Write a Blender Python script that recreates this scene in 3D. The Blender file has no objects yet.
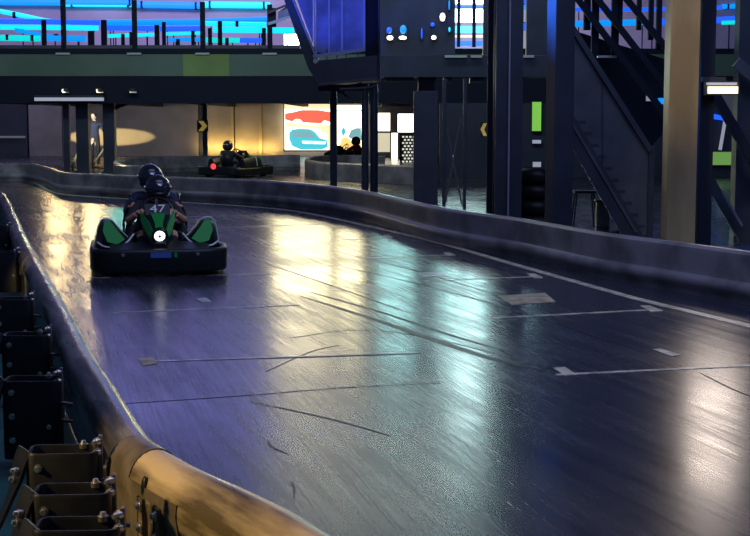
import bpy, bmesh, math, random
from mathutils import Vector, Matrix, Quaternion
random.seed(7)
R = math.radians
PI = math.pi
scene = bpy.context.scene
COL = scene.collection

# ------------------------------------------------------------------ camera
FPX = 1400.0
CAMZ = 1.6
PITCH = math.atan(151.0 / FPX)
cam_d = bpy.data.cameras.new('camera')
cam_d.sensor_width = 36.0
cam_d.lens = FPX / 750.0 * 36.0
cam_d.clip_end = 300
cam = bpy.data.objects.new('camera', cam_d)
COL.objects.link(cam)
cam.location = (0, 0, CAMZ)
cam.rotation_euler = (PI / 2 - PITCH, 0, 0)
scene.camera = cam
FWD = Vector((0, math.cos(PITCH), -math.sin(PITCH)))
UPV = Vector((0, math.sin(PITCH), math.cos(PITCH)))
ORG = Vector((0, 0, CAMZ))

def ray(px, py):
    return Vector((1, 0, 0)) * (px - 375) + UPV * (268 - py) + FWD * FPX

def D(px, py, Y):
    d = ray(px, py)
    return ORG + d * (Y / d.y)

def F(px, py, z=0.0):
    d = ray(px, py)
    return ORG + d * ((z - CAMZ) / d.z)

# ------------------------------------------------------------------ materials
MATS = {}

def mat(name, col, rough=0.5, metal=0.0, emit=None, es=1.0, var=0.0, vs=8.0, bump=0.0, bs=40.0, spec=0.5, stretch=(1, 1, 1), rvar=0.0, coat=0.0, turn=0.0):
    m = bpy.data.materials.new(name)
    m.use_nodes = True
    nt = m.node_tree
    b = nt.nodes['Principled BSDF']
    b.inputs['Base Color'].default_value = (*col, 1)
    b.inputs['Roughness'].default_value = rough
    b.inputs['Metallic'].default_value = metal
    b.inputs['Specular IOR Level'].default_value = spec
    if coat:
        b.inputs['Coat Weight'].default_value = coat
        b.inputs['Coat Roughness'].default_value = 0.12
    if emit:
        b.inputs['Emission Color'].default_value = (*emit, 1)
        b.inputs['Emission Strength'].default_value = es
    if var or bump or rvar:
        tc = nt.nodes.new('ShaderNodeTexCoord')
        mp = nt.nodes.new('ShaderNodeMapping')
        mp.inputs['Scale'].default_value = stretch
        if turn:
            m0 = nt.nodes.new('ShaderNodeMapping')
            m0.inputs['Rotation'].default_value = (0, 0, R(turn))
            nt.links.new(tc.outputs['Object'], m0.inputs['Vector'])
            nt.links.new(m0.outputs['Vector'], mp.inputs['Vector'])
        else:
            nt.links.new(tc.outputs['Object'], mp.inputs['Vector'])
        if var or rvar:
            n = nt.nodes.new('ShaderNodeTexNoise')
            n.inputs['Scale'].default_value = vs
            n.inputs['Detail'].default_value = 6
            nt.links.new(mp.outputs['Vector'], n.inputs['Vector'])
        if var:
            r = nt.nodes.new('ShaderNodeValToRGB')
            r.color_ramp.elements[0].position = 0.38
            r.color_ramp.elements[1].position = 0.62
            lo = [max(0, c * (1 - var)) for c in col]
            hi = [min(1, c * (1 + var)) for c in col]
            r.color_ramp.elements[0].color = (*lo, 1)
            r.color_ramp.elements[1].color = (*hi, 1)
            nt.links.new(n.outputs['Fac'], r.inputs['Fac'])
            nt.links.new(r.outputs['Color'], b.inputs['Base Color'])
        if rvar:
            mr = nt.nodes.new('ShaderNodeMapRange')
            mr.inputs['From Min'].default_value = 0.3
            mr.inputs['From Max'].default_value = 0.7
            mr.inputs['To Min'].default_value = max(0.05, rough - rvar)
            mr.inputs['To Max'].default_value = min(1, rough + rvar)
            nt.links.new(n.outputs['Fac'], mr.inputs['Value'])
            nt.links.new(mr.outputs['Result'], b.inputs['Roughness'])
        if bump:
            n2 = nt.nodes.new('ShaderNodeTexNoise')
            n2.inputs['Scale'].default_value = bs
            n2.inputs['Detail'].default_value = 4
            nt.links.new(mp.outputs['Vector'], n2.inputs['Vector'])
            bp = nt.nodes.new('ShaderNodeBump')
            bp.inputs['Strength'].default_value = bump
            bp.inputs['Distance'].default_value = 0.01
            nt.links.new(n2.outputs['Fac'], bp.inputs['Height'])
            nt.links.new(bp.outputs['Normal'], b.inputs['Normal'])
    MATS[name] = m
    return m

def floor_material():
    m = bpy.data.materials.new('polished_track_floor')
    m.use_nodes = True
    nt = m.node_tree
    N, L = nt.nodes, nt.links
    b = N['Principled BSDF']
    geo = N.new('ShaderNodeNewGeometry')
    def mapped(scale, rot):
        m0 = N.new('ShaderNodeMapping')
        m0.inputs['Rotation'].default_value = (0, 0, rot)
        L.new(geo.outputs['Position'], m0.inputs['Vector'])
        mp = N.new('ShaderNodeMapping')
        mp.inputs['Scale'].default_value = scale
        L.new(m0.outputs['Vector'], mp.inputs['Vector'])
        return mp.outputs['Vector']
    def noise(vec, scale, detail=6, rough=0.6):
        n = N.new('ShaderNodeTexNoise')
        n.inputs['Scale'].default_value = scale
        n.inputs['Detail'].default_value = detail
        n.inputs['Roughness'].default_value = rough
        L.new(vec, n.inputs['Vector'])
        return n.outputs['Fac']
    v1 = mapped((0.10, 3.4, 1), R(71))       # streaks along the racing line
    v2 = mapped((0.10, 6.0, 1), R(77))
    v3 = mapped((1, 1, 1), 0)
    nA = noise(v1, 3.0)
    nB = noise(v2, 7.0, 8, 0.7)
    nC = noise(v3, 0.6, 3)
    nD = noise(v3, 9.0, 8, 0.7)
    cr = N.new('ShaderNodeValToRGB')
    cr.color_ramp.elements[0].position = 0.3
    cr.color_ramp.elements[0].color = (0.016, 0.018, 0.03, 1)
    cr.color_ramp.elements[1].position = 0.72
    cr.color_ramp.elements[1].color = (0.045, 0.046, 0.066, 1)
    mx = N.new('ShaderNodeMix'); mx.data_type = 'FLOAT'
    mx.inputs['Factor'].default_value = 0.5
    L.new(nA, mx.inputs['A']); L.new(nD, mx.inputs['B'])
    L.new(mx.outputs['Result'], cr.inputs['Fac'])
    L.new(cr.outputs['Color'], b.inputs['Base Color'])
    ad = N.new('ShaderNodeMath'); ad.operation = 'ADD'
    L.new(nA, ad.inputs[0]); L.new(nB, ad.inputs[1])
    ad2 = N.new('ShaderNodeMath'); ad2.operation = 'ADD'
    L.new(ad.outputs[0], ad2.inputs[0]); L.new(nC, ad2.inputs[1])
    mr = N.new('ShaderNodeMapRange')
    mr.inputs['From Min'].default_value = 1.15
    mr.inputs['From Max'].default_value = 1.85
    mr.inputs['To Min'].default_value = FLOOR_R0
    mr.inputs['To Max'].default_value = FLOOR_R1
    L.new(ad2.outputs[0], mr.inputs['Value'])
    L.new(mr.outputs['Result'], b.inputs['Roughness'])
    hb = N.new('ShaderNodeMix'); hb.data_type = 'FLOAT'
    hb.inputs['Factor'].default_value = 0.45
    L.new(nA, hb.inputs['A']); L.new(noise(v3, 1.6, 3), hb.inputs['B'])
    bp = N.new('ShaderNodeBump')
    bp.inputs['Strength'].default_value = 0.10
    bp.inputs['Distance'].default_value = 0.008
    L.new(hb.outputs['Result'], bp.inputs['Height'])
    L.new(bp.outputs['Normal'], b.inputs['Normal'])
    b.inputs['Specular IOR Level'].default_value = 0.6
    return m

FLOOR_R0, FLOOR_R1 = 0.17, 0.33

M_floor = floor_material()
M_teal_floor = mat('teal_lit_run_off', (0.01, 0.085, 0.075), 0.5, var=0.3, vs=3)  # teal light on this floor is put into its base colour
M_line = mat('worn_white_paint', (0.62, 0.55, 0.39), 0.34, var=0.4, vs=9)
M_line_dim = mat('worn_pale_paint', (0.5, 0.46, 0.42), 0.32, var=0.5, vs=7)
M_patch = mat('worn_yellow_paint', (0.42, 0.33, 0.2), 0.5, var=0.4, vs=8)
M_tyremark = mat('tyre_rubber_mark', (0.02, 0.02, 0.024), 0.42, var=0.5, vs=20)
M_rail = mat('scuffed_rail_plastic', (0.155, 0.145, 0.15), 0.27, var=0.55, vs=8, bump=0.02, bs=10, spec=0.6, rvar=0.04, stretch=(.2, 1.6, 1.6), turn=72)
M_rail_near = mat('scuffed_rail_warm_lit', (0.34, 0.26, 0.155), 0.34, var=0.7, vs=7, bump=0.12, bs=22, spec=0.6, rvar=0.12, stretch=(.22, 1.5, 1.5), turn=60)  # tan and blotches hold warm light and mottled shadow besides the scuffs
M_sleeve = mat('rail_sleeve_warm_lit', (0.13, 0.105, 0.08), 0.33, var=0.3, vs=9, bump=0.12, bs=25)  # lightened to brown, so warm light sits in the sleeve colour
M_barrier = mat('barrier_grey', (0.19, 0.17, 0.18), 0.36, var=0.35, vs=2.5, rvar=0.08)
M_rubber = mat('black_rubber', (0.007, 0.008, 0.011), 0.42, bump=0.05, bs=16, var=0.3, vs=10, spec=0.3)
M_bolt = mat('zinc_bolt', (0.55, 0.53, 0.48), 0.3, 0.9)
M_steel = mat('dark_painted_steel', (0.022, 0.030, 0.052), 0.45, var=0.2, vs=2)
M_steel_blk = mat('black_painted_steel', (0.010, 0.014, 0.030), 0.7, spec=0.2)
M_steel_grey = mat('grey_painted_steel', (0.06, 0.068, 0.088), 0.5, var=0.2, vs=2)
M_pillar = mat('bare_weathered_pillar', (0.30, 0.215, 0.11), 0.42, var=0.3, vs=2.5, stretch=(1, 1, 0.25), bump=0.1, bs=12)
M_green = mat('olive_fascia', (0.105, 0.165, 0.12), 0.6, var=0.15, vs=0.6)
M_green2 = mat('lighter_olive_fascia', (0.2, 0.3, 0.08), 0.6, var=0.15, vs=0.6)
M_wall = mat('grey_wall_panel', (0.23, 0.215, 0.225), 0.55, var=0.12, vs=1)
M_wall_warm = mat('beige_wall_panel', (0.34, 0.29, 0.22), 0.55, var=0.12, vs=1)
M_wall_dark = mat('dark_wall', (0.022, 0.03, 0.055), 0.6, var=0.2, vs=0.7)
M_upwall = mat('lilac_upper_wall', (0.5, 0.42, 0.6), 0.7, var=0.1, vs=0.5)
M_slab = mat('deck_concrete', (0.05, 0.06, 0.09), 0.6)
M_wood = mat('door_trim', (0.42, 0.33, 0.16), 0.5)
M_blue_panel = mat('blue_glazed_panel', (0.2, 0.22, 0.5), 0.35, var=0.35, vs=2)
M_blue_frame = mat('blue_painted_frame', (0.35, 0.4, 0.7), 0.4)
M_neon_cyan = mat('cyan_neon', (0.1, 0.5, 0.6), 0.4, emit=(0.0, 0.66, 0.95), es=1.3)
M_neon_blue = mat('blue_neon', (0.05, 0.1, 0.6), 0.4, emit=(0.01, 0.10, 1.0), es=1.3)
M_neon_azure = mat('azure_neon', (0.05, 0.2, 0.6), 0.4, emit=(0.0, 0.3, 1.0), es=1.0)
M_neon_teal = mat('teal_neon', (0.05, 0.4, 0.4), 0.4, emit=(0.0, 0.75, 0.72), es=1.0)
M_white_lamp = mat('white_lamp', (0.9, 0.9, 0.9), 0.4, emit=(1.0, 0.93, 0.8), es=6.0)
M_lamp_dim = mat('dim_lamp', (0.6, 0.6, 0.65), 0.4, emit=(0.6, 0.62, 0.75), es=0.35)
M_flood = mat('flood_lamp', (0.9, 0.9, 0.8), 0.4, emit=(1.0, 0.80, 0.45), es=1.6)
M_casing = mat('lamp_casing', (0.03, 0.035, 0.045), 0.5)
M_white_paint = mat('white_plate', (0.5, 0.5, 0.5), 0.5)

# ------------------------------------------------------------------ mesh builder
class MB:
    def __init__(s):
        s.bm = bmesh.new()
    def box(s, c, size, rot=None, bev=0.0):
        vs = []
        M = rot.to_matrix().to_4x4() if isinstance(rot, Quaternion) else (rot if rot is not None else Matrix())
        g = bmesh.ops.create_cube(s.bm, size=1.0)
        for v in g['verts']:
            p = Vector((v.co.x * size[0], v.co.y * size[1], v.co.z * size[2]))
            v.co = M.to_3x3() @ p + Vector(c)
        if bev:
            es = list({e for v in g['verts'] for e in v.link_edges})
            bmesh.ops.bevel(s.bm, geom=es, offset=bev, segments=2, affect='EDGES', profile=0.7)
        return s
    def box2(s, a, b, bev=0.0):
        a, b = Vector(a), Vector(b)
        return s.box((a + b) / 2, [max(1e-4, abs(b[i] - a[i])) for i in range(3)], bev=bev)
    def cyl(s, a, b, r, r2=None, n=16):
        a, b = Vector(a), Vector(b)
        d = b - a
        q = Vector((0, 0, 1)).rotation_difference(d.normalized())
        M = Matrix.Translation((a + b) / 2) @ q.to_matrix().to_4x4()
        bmesh.ops.create_cone(s.bm, cap_ends=True, segments=n, radius1=r, radius2=r if r2 is None else r2, depth=d.length, matrix=M)
        return s
    def sphere(s, c, r, sc=(1, 1, 1), n=16, rot=None):
        M = Matrix.Translation(Vector(c)) @ (rot or Matrix()) @ Matrix.Diagonal((sc[0], sc[1], sc[2], 1))
        bmesh.ops.create_uvsphere(s.bm, u_segments=n, v_segments=max(6, n // 2 + 2), radius=r, matrix=M)
        return s
    def bar(s, a, b, w, h, up=(0, 0, 1)):
        """rectangular bar from a to b; h along up, w across"""
        a, b = Vector(a), Vector(b)
        d = (b - a)
        l = d.length
        d = d.normalized()
        u = Vector(up)
        x = d.cross(u)
        if x.length < 1e-5:
            u = Vector((0, 1, 0)); x = d.cross(u)
        x.normalize()
        z = x.cross(d)
        M = Matrix((x, d, z)).transposed()
        return s.box((a + b) / 2, (w, l, h), rot=M.to_4x4())
    def prism(s, pts, vec):
        """polygon pts extruded along vec"""
        pts = [Vector(p) for p in pts]
        vec = Vector(vec)
        a = [s.bm.verts.new(p) for p in pts]
        b = [s.bm.verts.new(p + vec) for p in pts]
        n = len(pts)
        s.bm.faces.new(a); s.bm.faces.new(b[::-1])
        for i in range(n):
            j = (i + 1) % n
            s.bm.faces.new((a[i], b[i], b[j], a[j]))
        return s
    def tube(s, pts, r, n=10, closed=False):
        pts = [Vector(p) for p in pts]
        prof = [(r * math.cos(2 * PI * k / n), r * math.sin(2 * PI * k / n)) for k in range(n)]
        return s.sweep(pts, prof, closed)
    def sweep(s, pts, prof, closed=False, up=(0, 0, 1), cap=True):
        pts = [Vector(p) for p in pts]
        rings = []
        m = len(pts)
        for i, p in enumerate(pts):
            if closed:
                t = pts[(i + 1) % m] - pts[i - 1]
            else:
                t = pts[min(i + 1, m - 1)] - pts[max(i - 1, 0)]
            t.normalize()
            u = Vector(up)
            x = t.cross(u)
            if x.length < 1e-3:
                x = t.cross(Vector((0, 1, 0)))
            x.normalize()
            z = x.cross(t)
            rings.append([s.bm.verts.new(p + x * a + z * b) for a, b in prof])
        k = len(prof)
        for i in range(m if closed else m - 1):
            r0, r1 = rings[i], rings[(i + 1) % m]
            for j in range(k):
                s.bm.faces.new((r0[j], r0[(j + 1) % k], r1[(j + 1) % k], r1[j]))
        if not closed and cap:
            s.bm.faces.new(rings[0][::-1]); s.bm.faces.new(rings[-1])
        return s
    def build(s, name, m, parent=None, smooth=True, origin=None):
        bmesh.ops.recalc_face_normals(s.bm, faces=s.bm.faces)
        me = bpy.data.meshes.new(name)
        if origin is not None:
            bmesh.ops.translate(s.bm, verts=s.bm.verts, vec=-Vector(origin))
        s.bm.to_mesh(me)
        s.bm.free()
        for mm in (m if isinstance(m, (list, tuple)) else [m]):
            me.materials.append(mm)
        if smooth:
            me.polygons.foreach_set('use_smooth', [True] * len(me.polygons))
            try:
                me.set_sharp_from_angle(angle=R(35))
            except Exception:
                pass
        o = bpy.data.objects.new(name, me)
        COL.objects.link(o)
        if origin is not None:
            o.location = origin
        if parent is not None:
            o.parent = parent
        return o

def tag(o, label, cat, group=None, kind=None):
    o['label'] = label
    o['category'] = cat
    if group: o['group'] = group
    if kind: o['kind'] = kind
    return o

def thing(name, label, cat, loc=(0, 0, 0), rz=0.0, group=None):
    o = bpy.data.objects.new(name, None)
    o.empty_display_size = 0.2
    COL.objects.link(o)
    o.location = loc
    o.rotation_euler = (0, 0, rz)
    return tag(o, label, cat, group)

def struct(o, label=None):
    o['kind'] = 'structure'
    if label: o['label'] = label
    return o

def copy_tree(o, parent=None):
    c = o.copy(); COL.objects.link(c)
    if parent is not None:
        c.parent = parent
    for ch in [x for x in COL.objects if x.parent == o]:
        copy_tree(ch, c)
    return c

def prect(mb, x0, y0, x1, y1, Y, th):
    """box whose front face spans that part of the view at depth Y"""
    a = D(x0, y0, Y); b = D(x1, y1, Y)
    mb.box2((a.x, Y, a.z), (b.x, Y + th, b.z))
    return mb

def smooth_path(pts, n=8):
    """Catmull-Rom through points"""
    pts = [Vector(p) for p in pts]
    out = []
    P = [pts[0] * 2 - pts[1]] + pts + [pts[-1] * 2 - pts[-2]]
    for i in range(1, len(P) - 2):
        p0, p1, p2, p3 = P[i - 1], P[i], P[i + 1], P[i + 2]
        for k in range(n):
            t = k / n
            out.append(0.5 * ((2 * p1) + (p2 - p0) * t + (2 * p0 - 5 * p1 + 4 * p2 - p3) * t * t + (3 * p1 - p0 - 3 * p2 + p3) * t ** 3))
    out.append(pts[-1])
    return out

# ------------------------------------------------------------------ setting: floor
mb = MB()
mb.box2((-40, -6, -0.1), (40, 66, 0.0))
floor = struct(mb.build('floor', M_floor, smooth=False), 'dark polished track floor')

def offset_path(path, d):
    out = []
    m = len(path)
    for i, p in enumerate(path):
        t = path[min(i + 1, m - 1)] - path[max(i - 1, 0)]
        t.normalize()
        out.append(p + Vector((t.y, -t.x, 0)) * d)       # + is to the right of travel
    return out

def ribbon(path, w, z0=0.0, z1=0.003):
    mb = MB()
    path = [Vector((p[0], p[1], 0)) for p in path]
    m = len(path)
    L, Rr = [], []
    for i, p in enumerate(path):
        t = path[min(i + 1, m - 1)] - path[max(i - 1, 0)]
        t.normalize()
        nrm = Vector((-t.y, t.x, 0))
        ww = w(i / (m - 1)) if callable(w) else w
        L.append(p + nrm * ww / 2); Rr.append(p - nrm * ww / 2)
    bm = mb.bm
    rows = []
    for a, b in zip(L, Rr):
        rows.append([bm.verts.new((a.x, a.y, z1)), bm.verts.new((b.x, b.y, z1)), bm.verts.new((b.x, b.y, z0)), bm.verts.new((a.x, a.y, z0))])
    for i in range(m - 1):
        for j in range(4):
            bm.faces.new((rows[i][j], rows[i][(j + 1) % 4], rows[i + 1][(j + 1) % 4], rows[i + 1][j]))
    bm.faces.new(rows[0][::-1]); bm.faces.new(rows[-1])
    return mb

def fl(pts):
    return [F(x, y) for x, y in pts]

# the white edge line that follows the right barrier
edge = smooth_path(fl([(-30, 179.5), (0, 180), (28, 181), (40, 184), (48, 189), (61, 193.5), (84, 196), (142, 199.5), (180, 202), (230, 205), (280, 209), (320, 215),
                       (380, 228), (440, 242), (500, 259), (560, 276), (640, 298), (700, 312.5), (750, 324.5), (830, 344)]), 6)
edge = [Vector((p.x, p.y, 0)) for p in edge]
ribbon(offset_path(edge, 0.05), lambda t: 0.10).build('edge_line', M_line, floor)
# grid slot lines
for (a, b, w, m) in [((92, 278), (270, 274), 0.035, M_line_dim), ((112, 313), (300, 305), 0.035, M_line_dim), ((140, 362), (420, 353), 0.035, M_line_dim),
                     ((205, 228), (330, 224), 0.04, M_line_dim), ((342, 240), (391, 237.5), 0.05, M_line), ((368, 258), (454, 255), 0.05, M_line),
                     ((425, 281), (541, 276.5), 0.05, M_line), ((495, 318), (660, 309.5), 0.045, M_line), ((556, 375), (790, 364), 0.045, M_line),
                     ((185, 217), (300, 214), 0.04, M_line_dim)]:
    ribbon([F(*a), F(*b)], w, z1=0.004).build('grid_line', m, floor)
# the short return ticks at the slot corners
for (pts, m) in [([(526, 273.5), (534, 273.5), (543, 278), (535, 278.5)], M_line), ([(640, 306), (650, 306), (663, 311), (651, 312)], M_line),
                 ([(443, 252.5), (449, 252.5), (456, 255.5), (448, 256)], M_line), ([(553, 368), (565, 367.5), (577, 375), (565, 376)], M_line),
                 ([(652, 349.5), (660, 349), (680, 355), (672, 357)], M_line), ([(138, 359), (153, 358), (157, 364), (143, 366)], M_patch),
                 ([(383, 235.5), (388, 235), (393, 237.5), (387, 238.5)], M_line), ([(196, 299), (206, 298), (212, 302), (202, 303)], M_line_dim)]:
    mb = MB(); mb.prism([F(x, y, 0.0) for x, y in pts], (0, 0, 0.0045)); mb.build('corner_tick', m, floor)
for pts in ([(498, 296), (545, 293), (556, 302), (512, 305)], [(418, 273), (440, 272), (448, 276), (424, 277)]):
    mb = MB(); mb.prism([F(x, y, 0.0) for x, y in pts], (0, 0, 0.003)); mb.build('worn_paint_patch', M_patch if pts[0][0] == 498 else M_line_dim, floor)
# tyre marks
for pts, w in [([(300, 296), (370, 318), (440, 342), (500, 361), (560, 374)], 0.09), ([(310, 292), (380, 312), (450, 335), (520, 355)], 0.05),
               ([(290, 338), (360, 330), (440, 340), (560, 372)], 0.02), ([(120, 404), (240, 396), (340, 388), (440, 383)], 0.012),
               ([(250, 402), (300, 412), (350, 424), (390, 436)], 0.02), ([(268, 440), (272, 447), (288, 454)], 0.018), ([(291, 482), (294, 488), (294, 500)], 0.014),
               ([(350, 268), (430, 287), (520, 312), (620, 345)], 0.03), ([(330, 250), (420, 272), (500, 296)], 0.03),
               ([(700, 373), (730, 388), (760, 400)], 0.02), ([(255, 260), (330, 285), (400, 310)], 0.025), ([(265, 372), (310, 352), (340, 345)], 0.015)]:
    ribbon(smooth_path(fl(pts), 6), lambda t, w=w: w * 0.7 * (0.15 + math.sin(PI * min(1, max(0, t))) ** 0.6), z1=0.002).build('tyre_mark', M_tyremark, floor)

# ------------------------------------------------------------------ left crash barrier
edge_px = [(-90, 186), (-40, 188), (0, 192), (8, 197), (15, 209), (25, 230), (37, 252), (50, 274), (67, 301), (84, 331), (101, 360), (121, 389), (139, 416), (154, 437),
           (170, 449), (214, 473), (266, 496), (308, 516), (340, 535), (420, 585), (520, 660)]
railp = smooth_path([F(x, y, 0.41) for x, y in edge_px], 6)
railp = [Vector((p.x, p.y, 0)) for p in railp]
# travel direction: from far to near, so the track is on the LEFT of travel
ctr = offset_path(railp, 0.10)
cmid = offset_path(railp, 0.078)
def rail_profile(rx, rz, zc, sa, th=0.022):
    # a > 0 = right of travel = the side behind the barrier; sa = where the skirt hangs
    n = 24
    lo, hi = -90 + math.degrees(math.asin(max(-.95, min(.95, (sa + th) / rx)))), 270 - math.degrees(math.asin(max(-.95, min(.95, -sa / rx))))
    hi = 270 + math.degrees(math.asin(max(-.95, min(.95, sa / rx))))
    pr = []
    for k in range(n + 1):                                      # tube, from under the skirt round the back and the top to the track side
        a = R(lo + (hi - lo) * k / n)
        pr.append((math.cos(a) * rx, zc + math.sin(a) * rz))
    pr.append((sa, 0.03))
    pr.append((sa + th, 0.03))
    return pr
barrier = thing('crash_barrier', 'scuffed crash barrier in the left foreground with rubber loops on its back', 'barrier')
def near_idx(px, py):
    t = F(px, py, 0.41)
    return min(range(len(railp)), key=lambda i: (railp[i] - Vector((t.x, t.y, 0))).length)
iA, iB = near_idx(40, 257), near_idx(154, 437)
def sweep_rail(name, path, prof, m):
    mb = MB(); mb.sweep(path, prof)
    o = mb.build(name, m, barrier)
    return o
sweep_rail('rail_section', cmid[:iA + 1], rail_profile(0.078, 0.095, 0.345, 0.03), M_rail)
sweep_rail('rail_section', cmid[iA:iB + 4], rail_profile(0.078, 0.095, 0.345, 0.03), M_rail)
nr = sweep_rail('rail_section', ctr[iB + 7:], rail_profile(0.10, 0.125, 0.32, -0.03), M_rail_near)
nr['label'] = 'near scuffed rail section, warm light and mottled shade put into its colour'
sweep_rail('joint_sleeve', cmid[iA - 1:iA + 2], rail_profile(0.084, 0.101, 0.345, 0.04), M_sleeve)
sweep_rail('joint_sleeve', ctr[iB + 3:iB + 9], rail_profile(0.104, 0.13, 0.32, 0.072), M_sleeve)
sweep_rail('hanging_strap', ctr[iB + 8:iB + 15], [(.075, .03), (.095, .03), (.095, .25), (.105, .32), (.10, .36), (.085, .33), (.075, .26)], M_sleeve)
# slot hole and bolted straps behind the near joint
p0 = ctr[iB + 10] + Vector(((ctr[iB + 11] - ctr[iB + 9]).normalized().y, -(ctr[iB + 11] - ctr[iB + 9]).normalized().x, 0)) * 0.092 + Vector((0, 0, 0.35))
t0 = (ctr[iB + 8] - ctr[iB + 6]).normalized()
mb = MB()
mb.sphere(p0, 0.045, (0.45, 0.3, 1.0), 16, Matrix.Rotation(math.atan2(t0.y, t0.x), 4, 'Z'))
mb.build('slot_hole', M_rubber, barrier)
def bolt(mb, p, d, r=0.014):
    d = Vector(d).normalized()
    p = Vector(p)
    mb.cyl(p - d * 0.01, p + d * 0.006, r * 1.35, n=14)
    mb.cyl(p + d * 0.005, p + d * 0.018, r, r * 0.7, n=12)
def bolts(parent, items, name='bolt'):
    for p, d, r in items:
        mb = MB(); bolt(mb, p, d, r); mb.build(name, M_bolt, parent)
def strap_plate(i, z=0.22, off=0.132, name='strap_plate'):
    p = ctr[i]; t = (ctr[i + 1] - ctr[i - 1]).normalized(); n = Vector((t.y, -t.x, 0))
    mb = MB()
    c = p + n * off + Vector((0, 0, z))
    M = Matrix((t, n, Vector((0, 0, 1)))).transposed().to_4x4()
    mb.box(c, (0.045, 0.012, 0.14), rot=M, bev=0.004)
    o = mb.build(name, M_sleeve, barrier)
    bolts(o, [(c + n * 0.008 + Vector((0, 0, z)), n, 0.014) for z in (0.045, -0.03)])
for i, z, off in ((iB + 10, .25, .104), (iB + 12, .25, .104), (iB - 4, .2, .04), (iB - 8, .2, .04)):
    strap_plate(i, z, off)

# rubber spring loops
def loop_mesh(w=0.24, d=0.145, h=0.36, th=0.016, z0=0.05):
    mb = MB()
    pts = []
    r = 0.03
    for (cx, cy, a0) in ((w - r, d - r, 0), (r, d - r, 90), (r, r, 180), (w - r, r, 270)):
        for k in range(5):
            a = R(a0 + 90 * k / 4)
            pts.append(Vector((-(w) + cx + r * math.cos(a), cy + r * math.sin(a), 0)))
    prof = [(-th / 2, z0), (th / 2, z0), (th / 2, z0 + h - 0.008), (th / 4, z0 + h), (-th / 4, z0 + h), (-th / 2, z0 + h - 0.008)]
    mb.sweep(pts, prof, closed=True)
    return mb
loop_px = [(95, 453, 1), (108, 494, 1), (116, 530, 0), (56, 381, 1), (46, 335.5, 1), (30, 299.5, 1), (17, 252, 1), (9, 226, 1)]
for k, (px, py, full) in enumerate(loop_px):
    p = F(px, py, 0.41)
    yaw = R([4, 3, 2, 2, 2, 2, 0, 0][k])
    o = loop_mesh().build('rubber_loop', M_rubber, barrier)
    o.location = (p.x, p.y, 0); o.rotation_euler = (0, 0, yaw)
    bolts(o, [((-0.20, -0.008, z), (0, -1, 0), 0.011) for z in (0.36, 0.25, 0.14)] + [((-0.035, -0.008, 0.2), (0, -1, 0), 0.009), ((-0.06, 0.145, 0.405), (0, 0, 1), 0.012)])
    # side strap falling outward on the far side of the loop
    mb = MB()
    sp = [Vector((-0.255, 0.07, 0.41)), Vector((-0.275, 0.06, 0.36)), Vector((-0.30, 0.05, 0.27)), Vector((-0.345, 0.04, 0.16)), Vector((-0.40, 0.03, 0.06))]
    mb.sweep(smooth_path(sp, 4), [(-0.07, -0.006), (0.07, -0.006), (0.07, 0.006), (-0.07, 0.006)])
    st = mb.build('side_strap', M_rubber, o)
    bolts(st, [((-0.285, 0.02, 0.345), (-1, -0.6, 0.3), 0.01), ((-0.291, 0.02, 0.315), (-1, -0.6, 0.3), 0.01)], 'strap_bolt')
    # hanger plate joining loop and rail
    mb = MB()
    mb.box((0.012, 0.06, 0.33), (0.014, 0.03, 0.26), bev=0.003)
    hp = mb.build('hanger_plate', M_sleeve, o)
    bolts(hp, [((0.0, 0.045, 0.44), (-1, -1, 0), 0.011), ((0.0, 0.045, 0.40), (-1, -1, 0), 0.011)])
    for z in (0.30, 0.22):
        mb = MB(); mb.cyl((0.01, 0.05, z), (0.06, 0.06, z - 0.01), 0.009); mb.build('hanger_rod', M_sleeve, hp)
# floor behind the left barrier
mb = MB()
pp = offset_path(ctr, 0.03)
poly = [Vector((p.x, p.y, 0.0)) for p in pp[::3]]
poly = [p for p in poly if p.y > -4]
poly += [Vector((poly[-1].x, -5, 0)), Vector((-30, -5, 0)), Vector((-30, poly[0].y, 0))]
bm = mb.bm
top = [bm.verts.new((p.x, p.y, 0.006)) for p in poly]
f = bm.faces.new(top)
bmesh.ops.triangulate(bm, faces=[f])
struct(mb.build('floor_run_off', M_teal_floor, smooth=False), 'run-off floor behind the left barrier, teal light put into its colour')

# ------------------------------------------------------------------ right barrier
def barrier_prof(h=0.45):
    # a > 0 = behind
    return [(0.10, 0.0), (0.10, h * 0.80), (0.09, h * 0.92), (0.05, h), (0.0, h), (-0.03, h * 0.94), (-0.04, h * 0.84), (-0.035, h * 0.50), (-0.045, h * 0.42),
            (-0.075, h * 0.37), (-0.09, h * 0.29), (-0.085, h * 0.20), (-0.06, h * 0.13), (-0.055, 0.0)]
top_px = [(-60, 162), (0, 163), (30, 163.5), (50, 168), (62, 172), (101, 174), (142, 176), (180, 177), (240, 179), (300, 183), (360, 190), (440, 207), (520, 218.5),
          (600, 232), (680, 242.5), (750, 252), (850, 266)]
bp = smooth_path([F(x, y, 0.45) for x, y in top_px], 6)
bp = [Vector((p.x, p.y, 0)) for p in bp]
rb = thing('track_wall', 'long low grey barrier wall sweeping along the right side of the track', 'barrier')
cuts = [0, 24, 40, 52, 64, 76, 88, len(bp) - 1]
for a, b in zip(cuts[:-1], cuts[1:]):
    mb = MB()
    seg = [Vector(p) for p in bp[a:b + 1]]
    mb.sweep(seg, [(-x, z) for x, z in barrier_prof()])
    mb.build('barrier_section', M_barrier, rb)

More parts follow.
